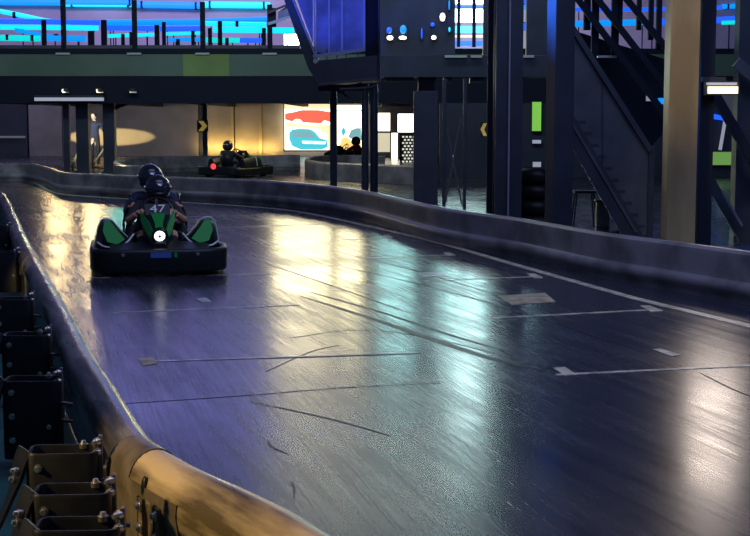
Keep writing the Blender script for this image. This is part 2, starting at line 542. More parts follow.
# far barriers
fb = thing('far_barrier', 'dark barrier bending round the far corner below the beige back wall', 'barrier')
path = smooth_path([F(x, y, 0.45) for x, y in [(150, 166), (124, 164.5), (117, 161), (124, 158.5), (150, 157), (190, 156), (250, 155.3), (300, 155)]], 6)
path = [Vector((p.x, p.y, 0)) for p in path]
mb = MB(); mb.sweep(path, [(-x, z) for x, z in barrier_prof()]); mb.build('barrier_section', M_barrier, fb)
fb2 = thing('pit_barrier', 'rounded end of the dark barrier in front of the lit car posters', 'barrier')
path = smooth_path([F(x, y, 0.45) for x, y in [(440, 166.5), (400, 165), (362, 163.5), (325, 162), (311, 160), (309, 157.8), (320, 156), (345, 155), (385, 155)]], 6)
path = [Vector((p.x, p.y, 0)) for p in path]
mb = MB(); mb.sweep(path, [(-x, z) for x, z in barrier_prof()]); mb.build('barrier_section', M_barrier, fb2)

# ------------------------------------------------------------------ far lower wall
YW = 58.0
def z_at(py, Y): return D(375, py, Y).z
wall = MB()
wl = lambda px: D(px, 130, YW).x
def wall_panel(x0, x1, m, name='wall_panel', y0=95, y1=None, Y=YW, th=0.2, parent=None):
    mb = MB()
    mb.box2((wl(x0), Y, 0.0), (wl(x1), Y + th, z_at(92, Y)))
    return mb.build(name, m, parent, smooth=False)
backwall = MB()
backwall.box2((-26, YW + 0.2, 0), (24, YW + 0.5, 2.75))
backwall = struct(backwall.build('wall_back', M_wall_dark, smooth=False), 'dark lower back wall behind the panels')
xs = [(-60, 27, M_wall_dark), (29, 62, M_wall), (63, 112, M_wall), (114, 198, M_wall), (206, 234, M_wall_warm), (235, 261, M_wall_warm), (262, 284, M_wall_warm), (284, 440, M_wall)]
for a, b, m in xs:
    wall_panel(a, b, m, parent=backwall)
mb = MB()
a, b = D(-20, 136, YW - 0.1), D(25, 138, YW - 0.1)
mb.box2((a.x, YW - 0.12, b.z), (b.x, YW, a.z))
mb.build('push_rail', M_lamp_dim if False else M_white_paint, backwall)
for px in (232.5, 260.5):
    mb = MB(); c = D(px, 130, YW)
    mb.box2((c.x - 0.06, YW - 0.14, 0), (c.x + 0.06, YW, 2.2))
    mb.build('door_frame_post', M_wood, backwall)

# ------------------------------------------------------------------ mezzanine deck
YD = 40.0
deck = thing('mezzanine_deck', 'upper level deck with olive fascia spanning across above the track', 'mezzanine')
zb, zf0, zf1, zt = z_at(104, YD), z_at(76, YD), z_at(54, YD), z_at(48.5, YD)
xl, xr = D(-60, 100, YD).x, D(830, 100, YD).x
mb = MB(); mb.box2((xl, YD + 0.05, zb + 0.02), (xr, YD + 0.6, zf0)); mb.build('edge_beam', M_steel_blk, deck, smooth=False)
mb = MB(); mb.box2((xl, YD, zf1), (xr, YD + 0.5, zt)); mb.build('edge_trim', M_steel_blk, deck, smooth=False)
for a, b, m in [(-60, 183, M_green), (183, 229, M_green2), (229, 830, M_green)]:
    mb = MB(); p, q = D(a, 65, YD).x, D(b, 65, YD).x
    mb.box2((p, YD + 0.02, zf0), (q, YD + 0.3, zf1)); mb.build('fascia_panel', m, deck, smooth=False)
mb = MB(); mb.box2((xl, YD + 0.3, zf0 + 0.15), (xr, YW + 1.5, zf1)); mb.build('deck_slab', M_slab, deck, smooth=False)
for px in range(-40, 800, 105):      # soffit ribs running back
    mb = MB(); c = D(px, 100, YD).x
    mb.box2((c - 0.12, YD + 0.6, zb + 0.05), (c + 0.12, YW - 0.3, zf0 + 0.15)); mb.build('soffit_beam', M_steel_blk, deck, smooth=False)
# light fittings under the beam
t = thing('batten_light', 'long dim batten light under the deck at far left', 'light')
a, b = D(35, 97.5, YD - 0.3), D(104, 101, YD - 0.3)
mb = MB(); mb.box2((a.x, YD - 0.4, b.z), (b.x, YD - 0.28, a.z), bev=0.01); mb.build('diffuser', M_lamp_dim, t)
mb = MB(); mb.box2((a.x, YD - 0.42, a.z), (b.x, YD + 0.2, a.z + 0.06)); mb.build('housing', M_casing, t)
for px, lab in ((66, 'small bright downlight under the deck beam, above the leftmost dark column'), (100, 'small bright downlight under the deck beam, above the person'),
                (133, 'small dim downlight under the deck beam, right of the double columns')):
    c = D(px, 91, YD - 0.2)
    t = thing('downlight', lab, 'light', c, group='downlights under the deck')
    mb = MB(); mb.cyl((0, 0, -0.02), (0, 0, 0.05), 0.12); mb.build('rim', M_casing, t)
    mb = MB(); mb.cyl((0, 0, -0.05), (0, 0, -0.015), 0.10); mb.build('lens', M_lamp_dim if px == 133 else M_white_paint, t)
    mb = MB(); mb.box2((-0.03, -0.02, 0.04), (0.03, 0.3, 0.08)); mb.build('bracket', M_casing, t)

# deck railing
rail = thing('deck_railing', 'black railing posts along the left edge of the upper deck', 'railing')
for px, ty in ((64, -14), (135, 0), (203, 2), (270, 4.5)):
    Y = YD + 0.15
    c = D(px, 49, Y); tp = D(px, ty, Y)
    mb = MB(); mb.box2((c.x - 0.07, Y - 0.05, zt), (c.x + 0.07, Y + 0.05, tp.z), bev=0.01)
    mb.build('post', M_steel_blk, rail)
    mb = MB(); mb.box2((c.x - 0.2, YD - 0.04, zf1 - 0.02), (c.x + 0.2, YD + 0.0, zf1 + 0.035))
    mb.build('base_plate', M_white_paint, rail)
for px in (-8,):
    pass
mb = MB(); a, b = D(-40, 46.8, YD + 0.15), D(300, 47.5, YD + 0.15)
mb.box2((a.x, YD + 0.12, zt), (b.x, YD + 0.18, zt + 0.1)); mb.build('kick_rail', M_steel_grey, rail)

# upper back wall, lilac
YU = 60.0
mb = MB(); mb.box2((-30, YU, zf1), (30, YU + 0.3, 10.5))
struct(mb.build('wall_back_upper', M_upwall, smooth=False), 'lilac lit wall of the upper level')

# neon tubes on the upper track: long glowing rails
def neon(pts, Y, r_px, m, label, group, clamps=()):
    """glowing rail on the upper level; pts: polyline seen at depth Y"""
    high = min(p[1] for p in pts) < 7.5
    if high: Y = YU - 0.25
    w = [D(x, y, Y) for x, y in pts]
    r = r_px * 1.25 * Y / FPX
    t = thing('neon_rail', label, 'neon light', (w[0].x, Y, zf1), group=group)
    off = Vector(t.location)
    mb = MB(); mb.tube([p - off for p in w], r, 10); mb.build('glowing_tube', m, t)
    for e, q in ((w[0], 1), (w[-1], -1)):
        x = e.x + q * 0.25
        mb = MB()
        if high: mb.box2(Vector((x - .04, Y - r, e.z - r)) - off, Vector((x + .04, YU, e.z + r)) - off)
        else: mb.box2(Vector((x - .018, Y + r * .6, zf1)) - off, Vector((x + .018, Y + r * .6 + .04, e.z + r * .5)) - off)
        mb.build('support', M_steel_blk, t, smooth=False)
    for px, y0, y1, ww in clamps:
        a_, b_ = D(px - ww / 2, y0, Y - r), D(px + ww / 2, y1, Y - r)
        mb = MB(); mb.box2(Vector((a_.x, Y - r - .04, b_.z)) - off, Vector((b_.x, Y + r, a_.z)) - off, bev=.01); mb.build('clamp', M_steel_blk, t)
    return t
G = 'neon rails on the upper level'
neon([(-12, 2), (62, 2.5), (136, 3)], 57.5, 2.6, M_neon_azure, 'thick blue neon rail along the top edge of the photo, leftmost', G)
neon([(66, 4.5), (134, 5)], 57.2, 1.8, M_neon_cyan, 'cyan neon rail under the top blue one, between the first two posts', G)
neon([(136, 4.6), (202, 5.8)], 57.0, 2.6, M_neon_azure, 'thick blue neon rail between the second and third posts, at the top', G)
neon([(204, 4.7), (270, 5.4)], 56.5, 2.6, M_neon_cyan, 'thick cyan neon rail between the third and fourth posts, at the top', G)
neon([(-12, 9), (15, 14), (45, 20.5), (70, 23)], 54, 1.9, M_neon_cyan, 'cyan neon rail sloping down from the far left edge', G, [(14, 12, 18, 3)])
neon([(-12, 21), (45, 21.5), (100, 22.5)], 52, 2.2, M_neon_blue, 'deep blue neon rail left of and behind the first post', G)
neon([(-12, 27), (60, 27.6), (98, 28)], 50, 2.1, M_neon_cyan, 'bright cyan neon rail across the first post at mid height', G)
neon([(15, 30), (50, 36.5), (85, 38)], 48, 1.6, M_neon_azure, 'thin azure neon rail sloping low beside the first post', G, [(56, 34, 39.5, 4)])
neon([(-12, 37.5), (40, 38.5)], 46, 2.4, M_neon_teal, 'teal neon rail lowest at the far left', G, [(32, 35, 41, 3), (7, 34.5, 40, 2.5)])
neon([(47, 38), (86, 39)], 46.5, 2.2, M_neon_azure, 'azure neon rail low behind the first post', G)
neon([(106, 22.5), (200, 22), (268, 19.5)], 53, 2.6, M_neon_azure, 'azure neon rail crossing behind the second post', G)
neon([(103, 28), (154, 28.5)], 50, 2.1, M_neon_blue, 'blue neon rail short and low across the second post', G)
neon([(160, 29), (202, 28.5)], 50, 2.0, M_neon_blue, 'blue neon rail between the second and third posts, mid height', G)
neon([(108, 36), (154, 34.5)], 48, 1.5, M_neon_cyan, 'thin cyan neon rail low beside the second post', G)
neon([(166, 34), (202, 33)], 48, 1.3, M_neon_cyan, 'thin cyan neon rail low, left of the third post', G)
neon([(168, 40), (206, 39.5)], 46, 1.7, M_neon_azure, 'azure neon rail lowest, left of the third post', G)
neon([(204, 23.5), (266, 24.5)], 52, 2.0, M_neon_cyan, 'cyan neon rail right of the third post, second from the top', G, [(237, 21, 26.5, 3)])
neon([(213, 29.6), (294, 30.5)], 50, 2.4, M_neon_cyan, 'bright cyan neon rail right of the third post, third from the top', G)
neon([(204, 40), (240, 40.3)], 46, 2.0, M_neon_teal, 'teal neon rail lowest, right of the third post', G)
neon([(240, 40.3), (263, 40.6)], 46, 2.0, M_neon_blue, 'blue neon rail lowest, left of the fourth post', G)
neon([(572, 9.5), (660, 9.5)], 50, 1.6, M_neon_blue, 'blue neon rail seen through the stair posts at top right', G)
neon([(572, 24), (650, 22)], 50, 2.5, M_neon_azure, 'azure neon rail seen through the stair posts, lower of two', G)
neon([(660, 9), (722, 7.5)], 50, 1.6, M_neon_blue, 'blue neon rail behind the tan pillar', G)
neon([(722, 6.5), (800, 5)], 50, 1.9, M_neon_azure, 'azure neon rail at the top right corner', G)
neon([(660, 22), (720, 20), (800, 15.5)], 48, 2.6, M_neon_blue, 'thick blue neon rail right of the tan pillar', G)
neon([(722, 22.8), (800, 20.5)], 46, 1.6, M_neon_teal, 'teal neon rail below the blue one at the top right', G)
# short dark stanchions between the neon rails
G = 'stanchions on the upper level'
for k, (px, y0, y1, w, Y) in enumerate([(44, 20, 44, 5, 45.5), (91, 31, 42, 6, 46), (104, 20, 44, 6, 45.5),
                                        (123, 34, 46, 3.5, 45.5), (131, 32, 46, 3, 45.4), (157, 25, 46, 5, 45.5), (164, 22, 46, 4, 46), (178, 39, 46, 3.5, 45), (193, 31, 46, 3.5, 45.3),
                                        (210, 28, 46, 4, 45.2), (220, 21, 47, 4.5, 45.8), (227, 38, 46, 3.5, 45.0), (264, 28, 47, 4, 45.4)]):
    a, b = D(px - w / 2, y0, Y), D(px + w / 2, y1, Y)
    zz = zf1 if y1 > 40 else b.z
    mb = MB(); mb.box2((a.x, Y - 0.06, zz), (b.x, Y + 0.06, a.z), bev=0.01)
    o = mb.build('stanchion', M_steel_blk, None, origin=((a.x + b.x) / 2, Y, zz))
    tag(o, 'small dark stanchion carrying the neon rails on the upper level', 'post', G)

# bright hall window on the upper level, right of centre
def lit_panel(x0, y0, x1, y1, Y, m, name, label, cat, parts=None):
    t = thing(name, label, cat, D((x0 + x1) / 2, y1, Y))
    a, b = D(x0, y0, Y), D(x1, y1, Y)
    o = t.location
    mb = MB(); mb.box2(Vector((a.x, Y, b.z)) - o, Vector((b.x, Y + 0.05, a.z)) - o); mb.build('glowing_face', m, t, smooth=False)
    fr = MB()
    for (u0, v0, u1, v1) in ((a.x - .05, a.z, b.x + .05, a.z + .05), (a.x - .05, b.z - .05, b.x + .05, b.z), (a.x - .05, b.z, a.x, a.z), (b.x, b.z, b.x + .05, a.z)):
        fr.box2(Vector((u0, Y - 0.04, v0)) - o, Vector((u1, Y + 0.09, v1)) - o)
    fr.build('frame', M_steel_blk, t, smooth=False)
    return t
E_TEALWHITE = mat('teal_white_screen', (0.6, 0.8, 0.8), 0.4, emit=(0.72, 1.0, 0.95), es=9.0)
E_BLUEBAND = mat('blue_screen_band', (0.1, 0.2, 0.6), 0.4, emit=(0.02, 0.16, 1.0), es=1.6)
E_CYANBAND = mat('cyan_screen_band', (0.1, 0.5, 0.6), 0.4, emit=(0.1, 0.7, 1.0), es=2.0)
E_GREYBAND = mat('grey_screen_band', (0.4, 0.4, 0.5), 0.4, emit=(0.35, 0.4, 0.55), es=0.6)
E_POSTER = mat('backlit_poster_white', (0.9, 0.88, 0.8), 0.4, emit=(1.0, 0.9, 0.68), es=3.0)
E_POSTER_Y = mat('backlit_poster_cream', (0.9, 0.8, 0.6), 0.4, emit=(1.0, 0.78, 0.42), es=1.15)
E_RED = mat('backlit_poster_red', (0.7, 0.1, 0.08), 0.4, emit=(0.9, 0.12, 0.07), es=1.3)
E_ORANGE = mat('backlit_poster_orange', (0.8, 0.5, 0.2), 0.4, emit=(1.0, 0.55, 0.16), es=1.4)
E_TEAL = mat('backlit_poster_teal', (0.1, 0.5, 0.6), 0.4, emit=(0.06, 0.52, 0.62), es=1.1)
E_GLASS = mat('backlit_poster_windscreen', (0.2, 0.35, 0.4), 0.4, emit=(0.2, 0.42, 0.45), es=1.0)
E_GREENSIGN = mat('backlit_green', (0.2, 0.6, 0.1), 0.4, emit=(0.2, 0.5, 0.06), es=0.8)
E_GREENDIM = mat('green_glow_bar', (0.2, 0.4, 0.1), 0.4, emit=(0.14, 0.3, 0.07), es=0.8)
M_sign_y = mat('sign_yellow', (0.75, 0.55, 0.13), 0.5, emit=(0.75, 0.55, 0.13), es=0.25)
M_sign_b = mat('sign_black', (0.01, 0.01, 0.015), 0.5)

# ------------------------------------------------------------------ lit posters on the back wall
def ppoly(mb, pts, Y, th=0.012):
    mb.prism([D(x, y, Y) for x, y in pts], (0, th, 0))
    return mb
def poster(x0, y0, x1, y1, label, shapes, Y=57.6):
    t = thing('backlit_poster', label, 'poster', (D(x0, y1, Y).x, Y, 0), group='backlit car posters')
    off = Vector(t.location)
    def add(name, m, fn):
        mb = MB(); fn(mb)
        bmesh.ops.translate(mb.bm, verts=mb.bm.verts, vec=-off)
        return mb.build(name, m, t, smooth=False)
    add('lit_panel', E_POSTER, lambda mb: prect(mb, x0, y0, x1, y1, Y, 0.06))
    def fr(mb):
        for r in ((x0 - 1.2, y0 - 1.2, x1 + 1.2, y0), (x0 - 1.2, y1, x1 + 1.2, y1 + 1.5), (x0 - 1.2, y0, x0, y1), (x1, y0, x1 + 1.2, y1)):
            prect(mb, *r, Y - 0.03, 0.12)
    add('frame', M_steel_grey, fr)
    k = 0
    for name, m, pts in shapes:
        k += 1
        add(name, m, lambda mb: ppoly(mb, pts, Y - 0.014 - 0.004 * k))
    return t
poster(284.5, 104, 330, 150, 'backlit poster with a red car above a teal car on the back wall', [
    ('printed_sky', E_POSTER_Y, [(284.5, 104), (330, 104), (330, 109), (284.5, 109)]),
    ('printed_red_car', E_RED, [(285, 113.5), (294, 112), (302, 110), (318, 110), (330, 112), (330, 122), (327, 121), (324, 120.5), (321, 123.5), (303, 122.5), (300, 119.5), (296, 119), (292, 121.5), (285, 119.5)]),
    ('printed_orange_glow', E_POSTER_Y, [(286, 122), (300, 124), (318, 126), (330, 124), (330, 150), (328.5, 150), (327, 134), (318, 128.5), (300, 127), (286, 127)]),
    ('printed_teal_car', E_TEAL, [(289, 139), (289, 133), (292, 129.5), (299, 128.5), (310, 129), (315, 132), (320, 138), (327, 140), (328, 147), (322, 149.5), (300, 149.5), (292, 146)]),
    ('printed_windscreen', E_GLASS, [(291, 137), (293, 131), (310, 130.5), (316, 138)]),
    ('printed_headlamp', E_POSTER, [(302, 141), (326, 141.5), (325, 144), (303, 143.5)]),
])
poster(337, 105, 362, 150, 'backlit poster with pale cars, partly behind the dark columns', [
    ('printed_cross_bar', E_GLASS, [(337, 110), (362, 110), (362, 111), (337, 111)]),
    ('printed_pale_car', E_GLASS, [(348, 137), (351, 130), (356, 128), (361, 128), (361.5, 140), (355, 141)]),
    ('printed_yellow_car', E_ORANGE, [(339, 146), (342, 138), (347, 137), (351, 141), (356, 139), (361, 142), (361, 149), (340, 149)]),
    ('printed_blue_glow', E_TEAL, [(341, 131), (344, 126), (346, 132), (343, 137)]),
])
# bright lamps and window right of the posters
def lampbox(x0, y0, x1, y1, Y, label, m=None, name='window_light', cat='light', group=None, rnd=False):
    t = thing(name, label, cat, (D((x0 + x1) / 2, y1, Y).x, Y, D(x0, y1, Y).z), group=group)
    off = Vector(t.location)
    mb = MB()
    if rnd:
        a_, b_ = D(x0, y0, Y), D(x1, y1, Y); c_ = (a_ + b_) / 2
        mb.sphere(c_, 1.0, (abs(b_.x - a_.x) / 2, 0.05, abs(a_.z - b_.z) / 2), 16)
    else:
        prect(mb, x0, y0, x1, y1, Y, 0.08)
    bmesh.ops.translate(mb.bm, verts=mb.bm.verts, vec=-off); mb.build('lens', m or M_white_lamp, t, smooth=False)
    mb = MB(); prect(mb, x0 - 0.5, y0 - 0.5, x1 + 0.5, y1 + 0.5, Y + 0.05, 0.15); bmesh.ops.translate(mb.bm, verts=mb.bm.verts, vec=-off); mb.build('housing', M_casing, t, smooth=False)
    return t
lampbox(376, 113, 390, 131, 56, 'bright white glare of a lit window just right of the double column', E_POSTER)
lampbox(398, 114, 415, 132, 56, 'bright white glare of a lit window beside the wide grey column', M_white_lamp)
lampbox(391.5, 133, 397.5, 166, 54, 'tall narrow white lit strip between the two glaring windows', E_POSTER)
lampbox(376, 133, 390, 152, 56.2, 'dull cream lit window under the left glare', mat('cream_glow', (0.5, 0.45, 0.35), 0.5, emit=(0.8, 0.72, 0.5), es=0.8))
t = thing('led_grid_panel', 'perforated panel with rows of white lit holes beside the wide grey column', 'panel', (D(408, 166, 50).x, 50, 0))
off = Vector(t.location)
mb = MB(); prect(mb, 400, 134, 417, 168, 50, 0.06); bmesh.ops.translate(mb.bm, verts=mb.bm.verts, vec=-off); mb.build('panel', M_casing, t, smooth=False)
mb = MB()
for r in range(10):
    for c in range(4):
        x = 402.2 + c * 3.6 + (1.8 if r % 2 else 0); y = 136 + r * 3.1
        prect(mb, x, y, x + 2.0, y + 1.6, 49.97, 0.04)
bmesh.ops.translate(mb.bm, verts=mb.bm.verts, vec=-off); mb.build('lit_holes', mat('lit_hole', (0.8, 0.8, 0.7), 0.5, emit=(0.9, 0.9, 0.75), es=0.9), t, smooth=False)

# upper hall window seen between the dark screens
Y = 57.0
t = thing('hall_window', 'bright white and blue window of the upper level seen between dark posts', 'window', (D(468, 46, Y).x, Y, zf1))
off = Vector(t.location)
bands = [(-130, -62, E_TEALWHITE), (-60, -8, E_TEALWHITE), (-8, 4, E_TEALWHITE), (4, 6, E_GREYBAND), (6, 9, E_BLUEBAND), (9, 22.5, E_TEALWHITE), (22.5, 26, E_GREYBAND), (26, 33, E_CYANBAND), (33, 35, E_GREYBAND),
         (35, 37.5, E_POSTER_Y), (37.5, 41, E_GREYBAND), (41, 46, E_BLUEBAND)]
for a, b, m in bands:
    mb = MB(); prect(mb, 440, a, 498, b, Y, 0.06); bmesh.ops.translate(mb.bm, verts=mb.bm.verts, vec=-off)
    mb.build('glass_band', m, t, smooth=False)
for x in (439, 459, 474.5, 498):
    mb = MB(); prect(mb, x - 1, -131, x + 1.2, 47, Y - 0.06, 0.12)
    bmesh.ops.translate(mb.bm, verts=mb.bm.verts, vec=-off); mb.build('mullion', M_steel_blk, t, smooth=False)

# ------------------------------------------------------------------ columns
def column(x0, x1, ytop, Y, label, m=M_steel, name='steel_column', dep=None, flange=True, group=None, cat='column', rz=0.0, top=None):
    a, b = D(x0, 160, Y), D(x1, 160, Y)
    w = b.x - a.x
    dep = dep or w
    cx = (a.x + b.x) / 2
    zt_ = top or D(x0, ytop, Y).z
    t = thing(name, label, cat, (cx, Y + dep / 2, 0), rz, group=group)
    mb = MB()
    if flange:
        fl_ = w * 0.09
        mb.box2((-w / 2, -dep / 2, 0), (w / 2, -dep / 2 + fl_, zt_))
        mb.box2((-w / 2, dep / 2 - fl_, 0), (w / 2, dep / 2, zt_))
        mb.box2((-fl_ / 2, -dep / 2 + fl_, 0), (fl_ / 2, dep / 2 - fl_, zt_))
        mb.build('beam', m, t, smooth=False)
    else:
        mb.box2((-w / 2, -dep / 2, 0), (w / 2, dep / 2, zt_), bev=0.012)
        mb.build('shaft', m, t, smooth=False)
    mb = MB(); mb.box2((-w * 0.7, -dep * 0.7, 0), (w * 0.7, dep * 0.7, 0.02)); mb.build('base_plate', m, t, smooth=False)
    return t
column(64, 70, 103, 40.62, 'slim dark column under the deck, leftmost of three', flange=False, top=zb + 0.05)
column(76.5, 89, 103, 40.62, 'dark column under the deck, just left of the standing person', flange=False, top=zb + 0.05)
column(103.5, 115, 100, 40.62, 'dark column under the deck, just right of the standing person', flange=False, top=zb + 0.05)
mb = MB()
ppoly(mb, [(115.3, 104.2), (128, 104.2), (118, 108), (115.3, 110)], 40.65, 0.25)
tag(mb.build('column_bracket', M_steel_blk, None), 'dark haunch bracket on top of the column right of the standing person', 'bracket')
# dark chevron post
t = column(203, 207.5, 103, 43, 'dark post behind the yellow arrow sign at the back wall', flange=False, dep=0.14)
def chevron_sign(cx, cy, hw, hh, Y, label, flip=1):
    s = thing('arrow_sign', label, 'sign', D(cx, cy, Y))
    off = Vector(s.location)
    mb = MB(); prect(mb, cx - hw, cy - hh, cx + hw, cy + hh, Y, 0.03); bmesh.ops.translate(mb.bm, verts=mb.bm.verts, vec=-off); mb.build('board', M_sign_b, s, smooth=False)
    mb = MB()
    f = flip
    pts = [(cx - f * hw * .8, cy - hh * .85), (cx + f * hw * .1, cy - hh * .85), (cx + f * hw * .85, cy), (cx + f * hw * .1, cy + hh * .85), (cx - f * hw * .8, cy + hh * .85), (cx - f * hw * .05, cy)]
    ppoly(mb, pts, Y - 0.02, 0.02); bmesh.ops.translate(mb.bm, verts=mb.bm.verts, vec=-off); mb.build('chevron', M_sign_y, s, smooth=False)
    return s
chevron_sign(202.5, 126, 5.6, 6, 42.9, 'yellow chevron arrow sign on a dark post at the back left')
chevron_sign(484, 129.5, 4, 7.5, 31.0, 'small yellow chevron sign among the dark columns', flip=-1)

# stair tower in the centre
column(330, 337, 82, 27, 'dark column in front of the car posters', flange=False)
def pipe_column(px, r_px, Y, ytop, label, m=M_steel):
    c = D(px, 160, Y)
    t = thing('pipe_column', label, 'column', (c.x, Y, 0), group='round pipe columns under the stair landing')
    r = r_px * Y / FPX
    mb = MB(); mb.cyl((0, 0, 0), (0, 0, D(px, ytop, Y).z), r, n=20); mb.build('pipe', m, t)
    mb = MB(); mb.cyl((0, 0, 0), (0, 0, 0.025), r * 1.7, n=20); mb.build('base_plate', m, t)
    return t
pipe_column(365, 3.6, 25.5, 84, 'round dark pipe column, left one of the close pair under the landing', M_steel_grey)
pipe_column(374, 4.0, 25.2, 84, 'round dark pipe column, right one of the close pair under the landing')
t = column(413.5, 438, 91, 23, 'wide flat grey column right of the glaring windows', M_steel_grey, flange=False, dep=0.2)
column(442.5, 446, 79, 23, 'thin dark post left of the crossed cables', M_steel_grey, flange=False)
column(463, 466.5, 79, 23, 'thin grey post right of the crossed cables', M_steel_grey, flange=False)
mb = MB()
br = thing('cross_brace', 'crossed thin steel cables between two thin posts', 'cable', (D(453, 160, 23).x, 23, 0))
off = Vector(br.location)
for a, b in (((444, 118), (462, 205)), ((461, 118), (445, 205))):
    mb = MB(); mb.cyl(D(*a, 23.03) - off, D(*b, 23.03) - off, 0.014, n=8); mb.build('cable', M_bolt, br)
column(487, 495, -120, 19.5, 'slim dark column tight against the left of the tall dark pillar', M_steel_blk, flange=False)
column(495, 522, -120, 18.5, 'tall dark steel pillar at centre right with a pale vertical edge', M_steel)
mb = MB(); a = D(509, 100, 18.46)
mb.box2((a.x - 0.008, 18.44, 0.3), (a.x + 0.012, 18.5, 5.6))
tag(mb.build('conduit', mat('pale_conduit', (0.3, 0.28, 0.36), 0.4), None), 'thin pale conduit running up the tall dark pillar', 'pipe')
column(550, 571, -120, 16.6, 'tall steel pillar catching blue light on its left edge', M_steel, flange=False, rz=R(18))
column(668, 697, -120, 14.4, 'tan weathered pillar standing behind the track wall at right', M_pillar, name='bare_pillar', flange=False)
column(699, 713, -120, 15.4, 'dark column close behind the tan pillar on its right', M_steel_blk, flange=False)

# landing and its blue balustrade
Yl = 25.0
t = thing('stair_landing', 'dark stair landing with blue glazed balustrade panels hanging at top centre', 'landing', (D(346, 80, Yl).x, Yl, z_at(84, Yl)))
off = Vector(t.location)
def tpart(name, m, fn, parent, o, smooth=False):
    mb = MB(); fn(mb)
    bmesh.ops.translate(mb.bm, verts=mb.bm.verts, vec=-Vector(o))
    return mb.build(name, m, parent, smooth=smooth)
tpart('landing_box', M_steel, lambda mb: ppoly(mb, [(312, 61), (380, 55), (380, 79), (318, 84), (308, 66)], Yl, 2.2), t, off)
tpart('bottom_lip', M_steel_grey, lambda mb: ppoly(mb, [(318, 83), (380, 77), (380, 79.5), (318, 85.5)], Yl - 0.05, 0.1), t, off)
for pts in ([(299, -40), (313, -40), (313, 44), (297, 0)], [(316, -40), (328, -40), (328, 53), (316, 52)], [(330, -40), (341, -40), (341, 52), (330, 53)], [(343, -40), (363, -40), (363, 49), (343, 51.5)]):
    tpart('blue_panel', M_blue_panel, lambda mb: ppoly(mb, pts, Yl + 0.04, 0.03), t, off)
for px, y1 in ((314.5, 56), (329, 55), (342, 54), (364, 51)):
    tpart('panel_post', M_blue_frame if px != 364 else M_blue_frame, lambda mb: prect(mb, px - 1.3, -40, px + 1.3, y1, Yl, 0.07), t, off)
for px in (327, 337, 346, 358):
    tpart('stub_post', M_steel_grey, lambda mb: prect(mb, px - 0.7, 50, px + 0.7, 60, Yl + 0.02, 0.05), t, off)
tpart('lower_rail', M_blue_frame, lambda mb: mb.bar(D(313, 56.5, Yl), D(365, 49.5, Yl), 0.06, 0.06), t, off)
tpart('stringer', M_steel, lambda mb: ppoly(mb, [(282, -6), (292, -6), (318, 58), (318, 84), (308, 68)], Yl - 0.02, 0.12), t, off)
tpart('stringer_trim', M_blue_frame, lambda mb: mb.bar(D(293, 0, Yl - .05), D(316, 57, Yl - .05), 0.04, 0.03), t, off)
tpart('bright_bolt', M_white_paint, lambda mb: mb.cyl(D(315.5, 61, Yl - .06), D(315.5, 61, Yl + .02), 0.045), t, off)
tpart('landing_post', M_steel_blk, lambda mb: prect(mb, 365, -80, 380, 80, Yl + 0.1, 0.3), t, off)
for p, q, w_, h_ in (((337, 92), (362, 84), .06, .08), ((318, 88), (380, 88), .1, .12), ((330, 84), (352, 100), .05, .05)):
    tpart('under_brace', M_steel_grey, lambda mb: mb.bar(D(*p, Yl + .8), D(*q, Yl + .8), w_, h_), t, off)
tpart('drain_pipe', M_steel_grey, lambda mb: mb.tube(smooth_path([D(378, -60, Yl - .1), D(379, 20, Yl - .1), D(379.5, 75, Yl - .1), D(379, 82, Yl - .1), D(374, 86, Yl - .1), D(362, 88, Yl - .1), D(340, 89, Yl - .1)], 5), 0.02, 8), t, off, True)
# gangway arm towards the deck
g = thing('gangway_rail', 'short blue panelled rail joining the deck railing to the stair landing', 'railing', D(283, 20, 30))
off = Vector(g.location)
tpart('blue_panel', M_blue_panel, lambda mb: ppoly(mb, [(278, 12), (290, 4), (295, 14), (278, 22)], 30, 0.04), g, off)
tpart('top_rail', M_steel_grey, lambda mb: mb.bar(D(268, 13, 30), D(292, 3, 30), 0.05, 0.05), g, off)
tpart('bottom_rail', M_blue_frame, lambda mb: mb.bar(D(268, 24, 30), D(297, 15, 30), 0.05, 0.06), g, off)
tpart('post', M_steel_blk, lambda mb: prect(mb, 268, 8, 276, 27, 30.02, 0.12), g, off)
lampbox(284, 34, 299, 46, 52, 'bright white lit doorway on the upper level beside the stair landing', M_white_lamp)

# dark screens and floor beam of the right hand structure
def slab_thing(x0, y0, x1, y1, Y, th, m, name, label, cat):
    o = Vector((D((x0 + x1) / 2, y1, Y).x, Y, D(x0, y1, Y).z))
    mb = MB(); prect(mb, x0, y0, x1, y1, Y, th)
    ob = mb.build(name, m, None, smooth=False, origin=o)
    return tag(ob, label, cat)
slab_thing(378, -60, 455, 55, 31.0, 0.15, M_steel, 'dark_screen', 'dark screen panel right of the stair landing on the upper level', 'panel')
slab_thing(484, -60, 518.5, 55, 31.0, 0.15, M_steel, 'dark_screen', 'dark screen panel behind the tall dark pillar on the upper level', 'panel')
slab_thing(527.5, -60, 549, 55, 31.0, 0.15, M_steel, 'dark_screen', 'narrow dark screen panel left of the blue-edged pillar on the upper level', 'panel')
fbm = thing('floor_beam', 'deep dark floor beam crossing above the wide grey column', 'beam', D(470, 77, 30.4))
tpart('beam', M_steel, lambda mb: prect(mb, 378, 55.5, 560, 77, 30.4, 0.9), fbm, fbm.location)
column(418, 434, 77, 30.6, 'dark prop under the floor beam hidden behind the wide grey column', M_steel_blk, flange=False)
column(500, 516, 77, 30.6, 'dark prop under the floor beam hidden behind the tall dark pillar', M_steel_blk, flange=False)
for x0, x1 in ((445, 467), (471, 482), (523, 534)):
    tpart('foot_plate', M_white_paint, lambda mb: prect(mb, x0, 55.2, x1, 57.6, 30.3, 0.18), fbm, fbm.location)
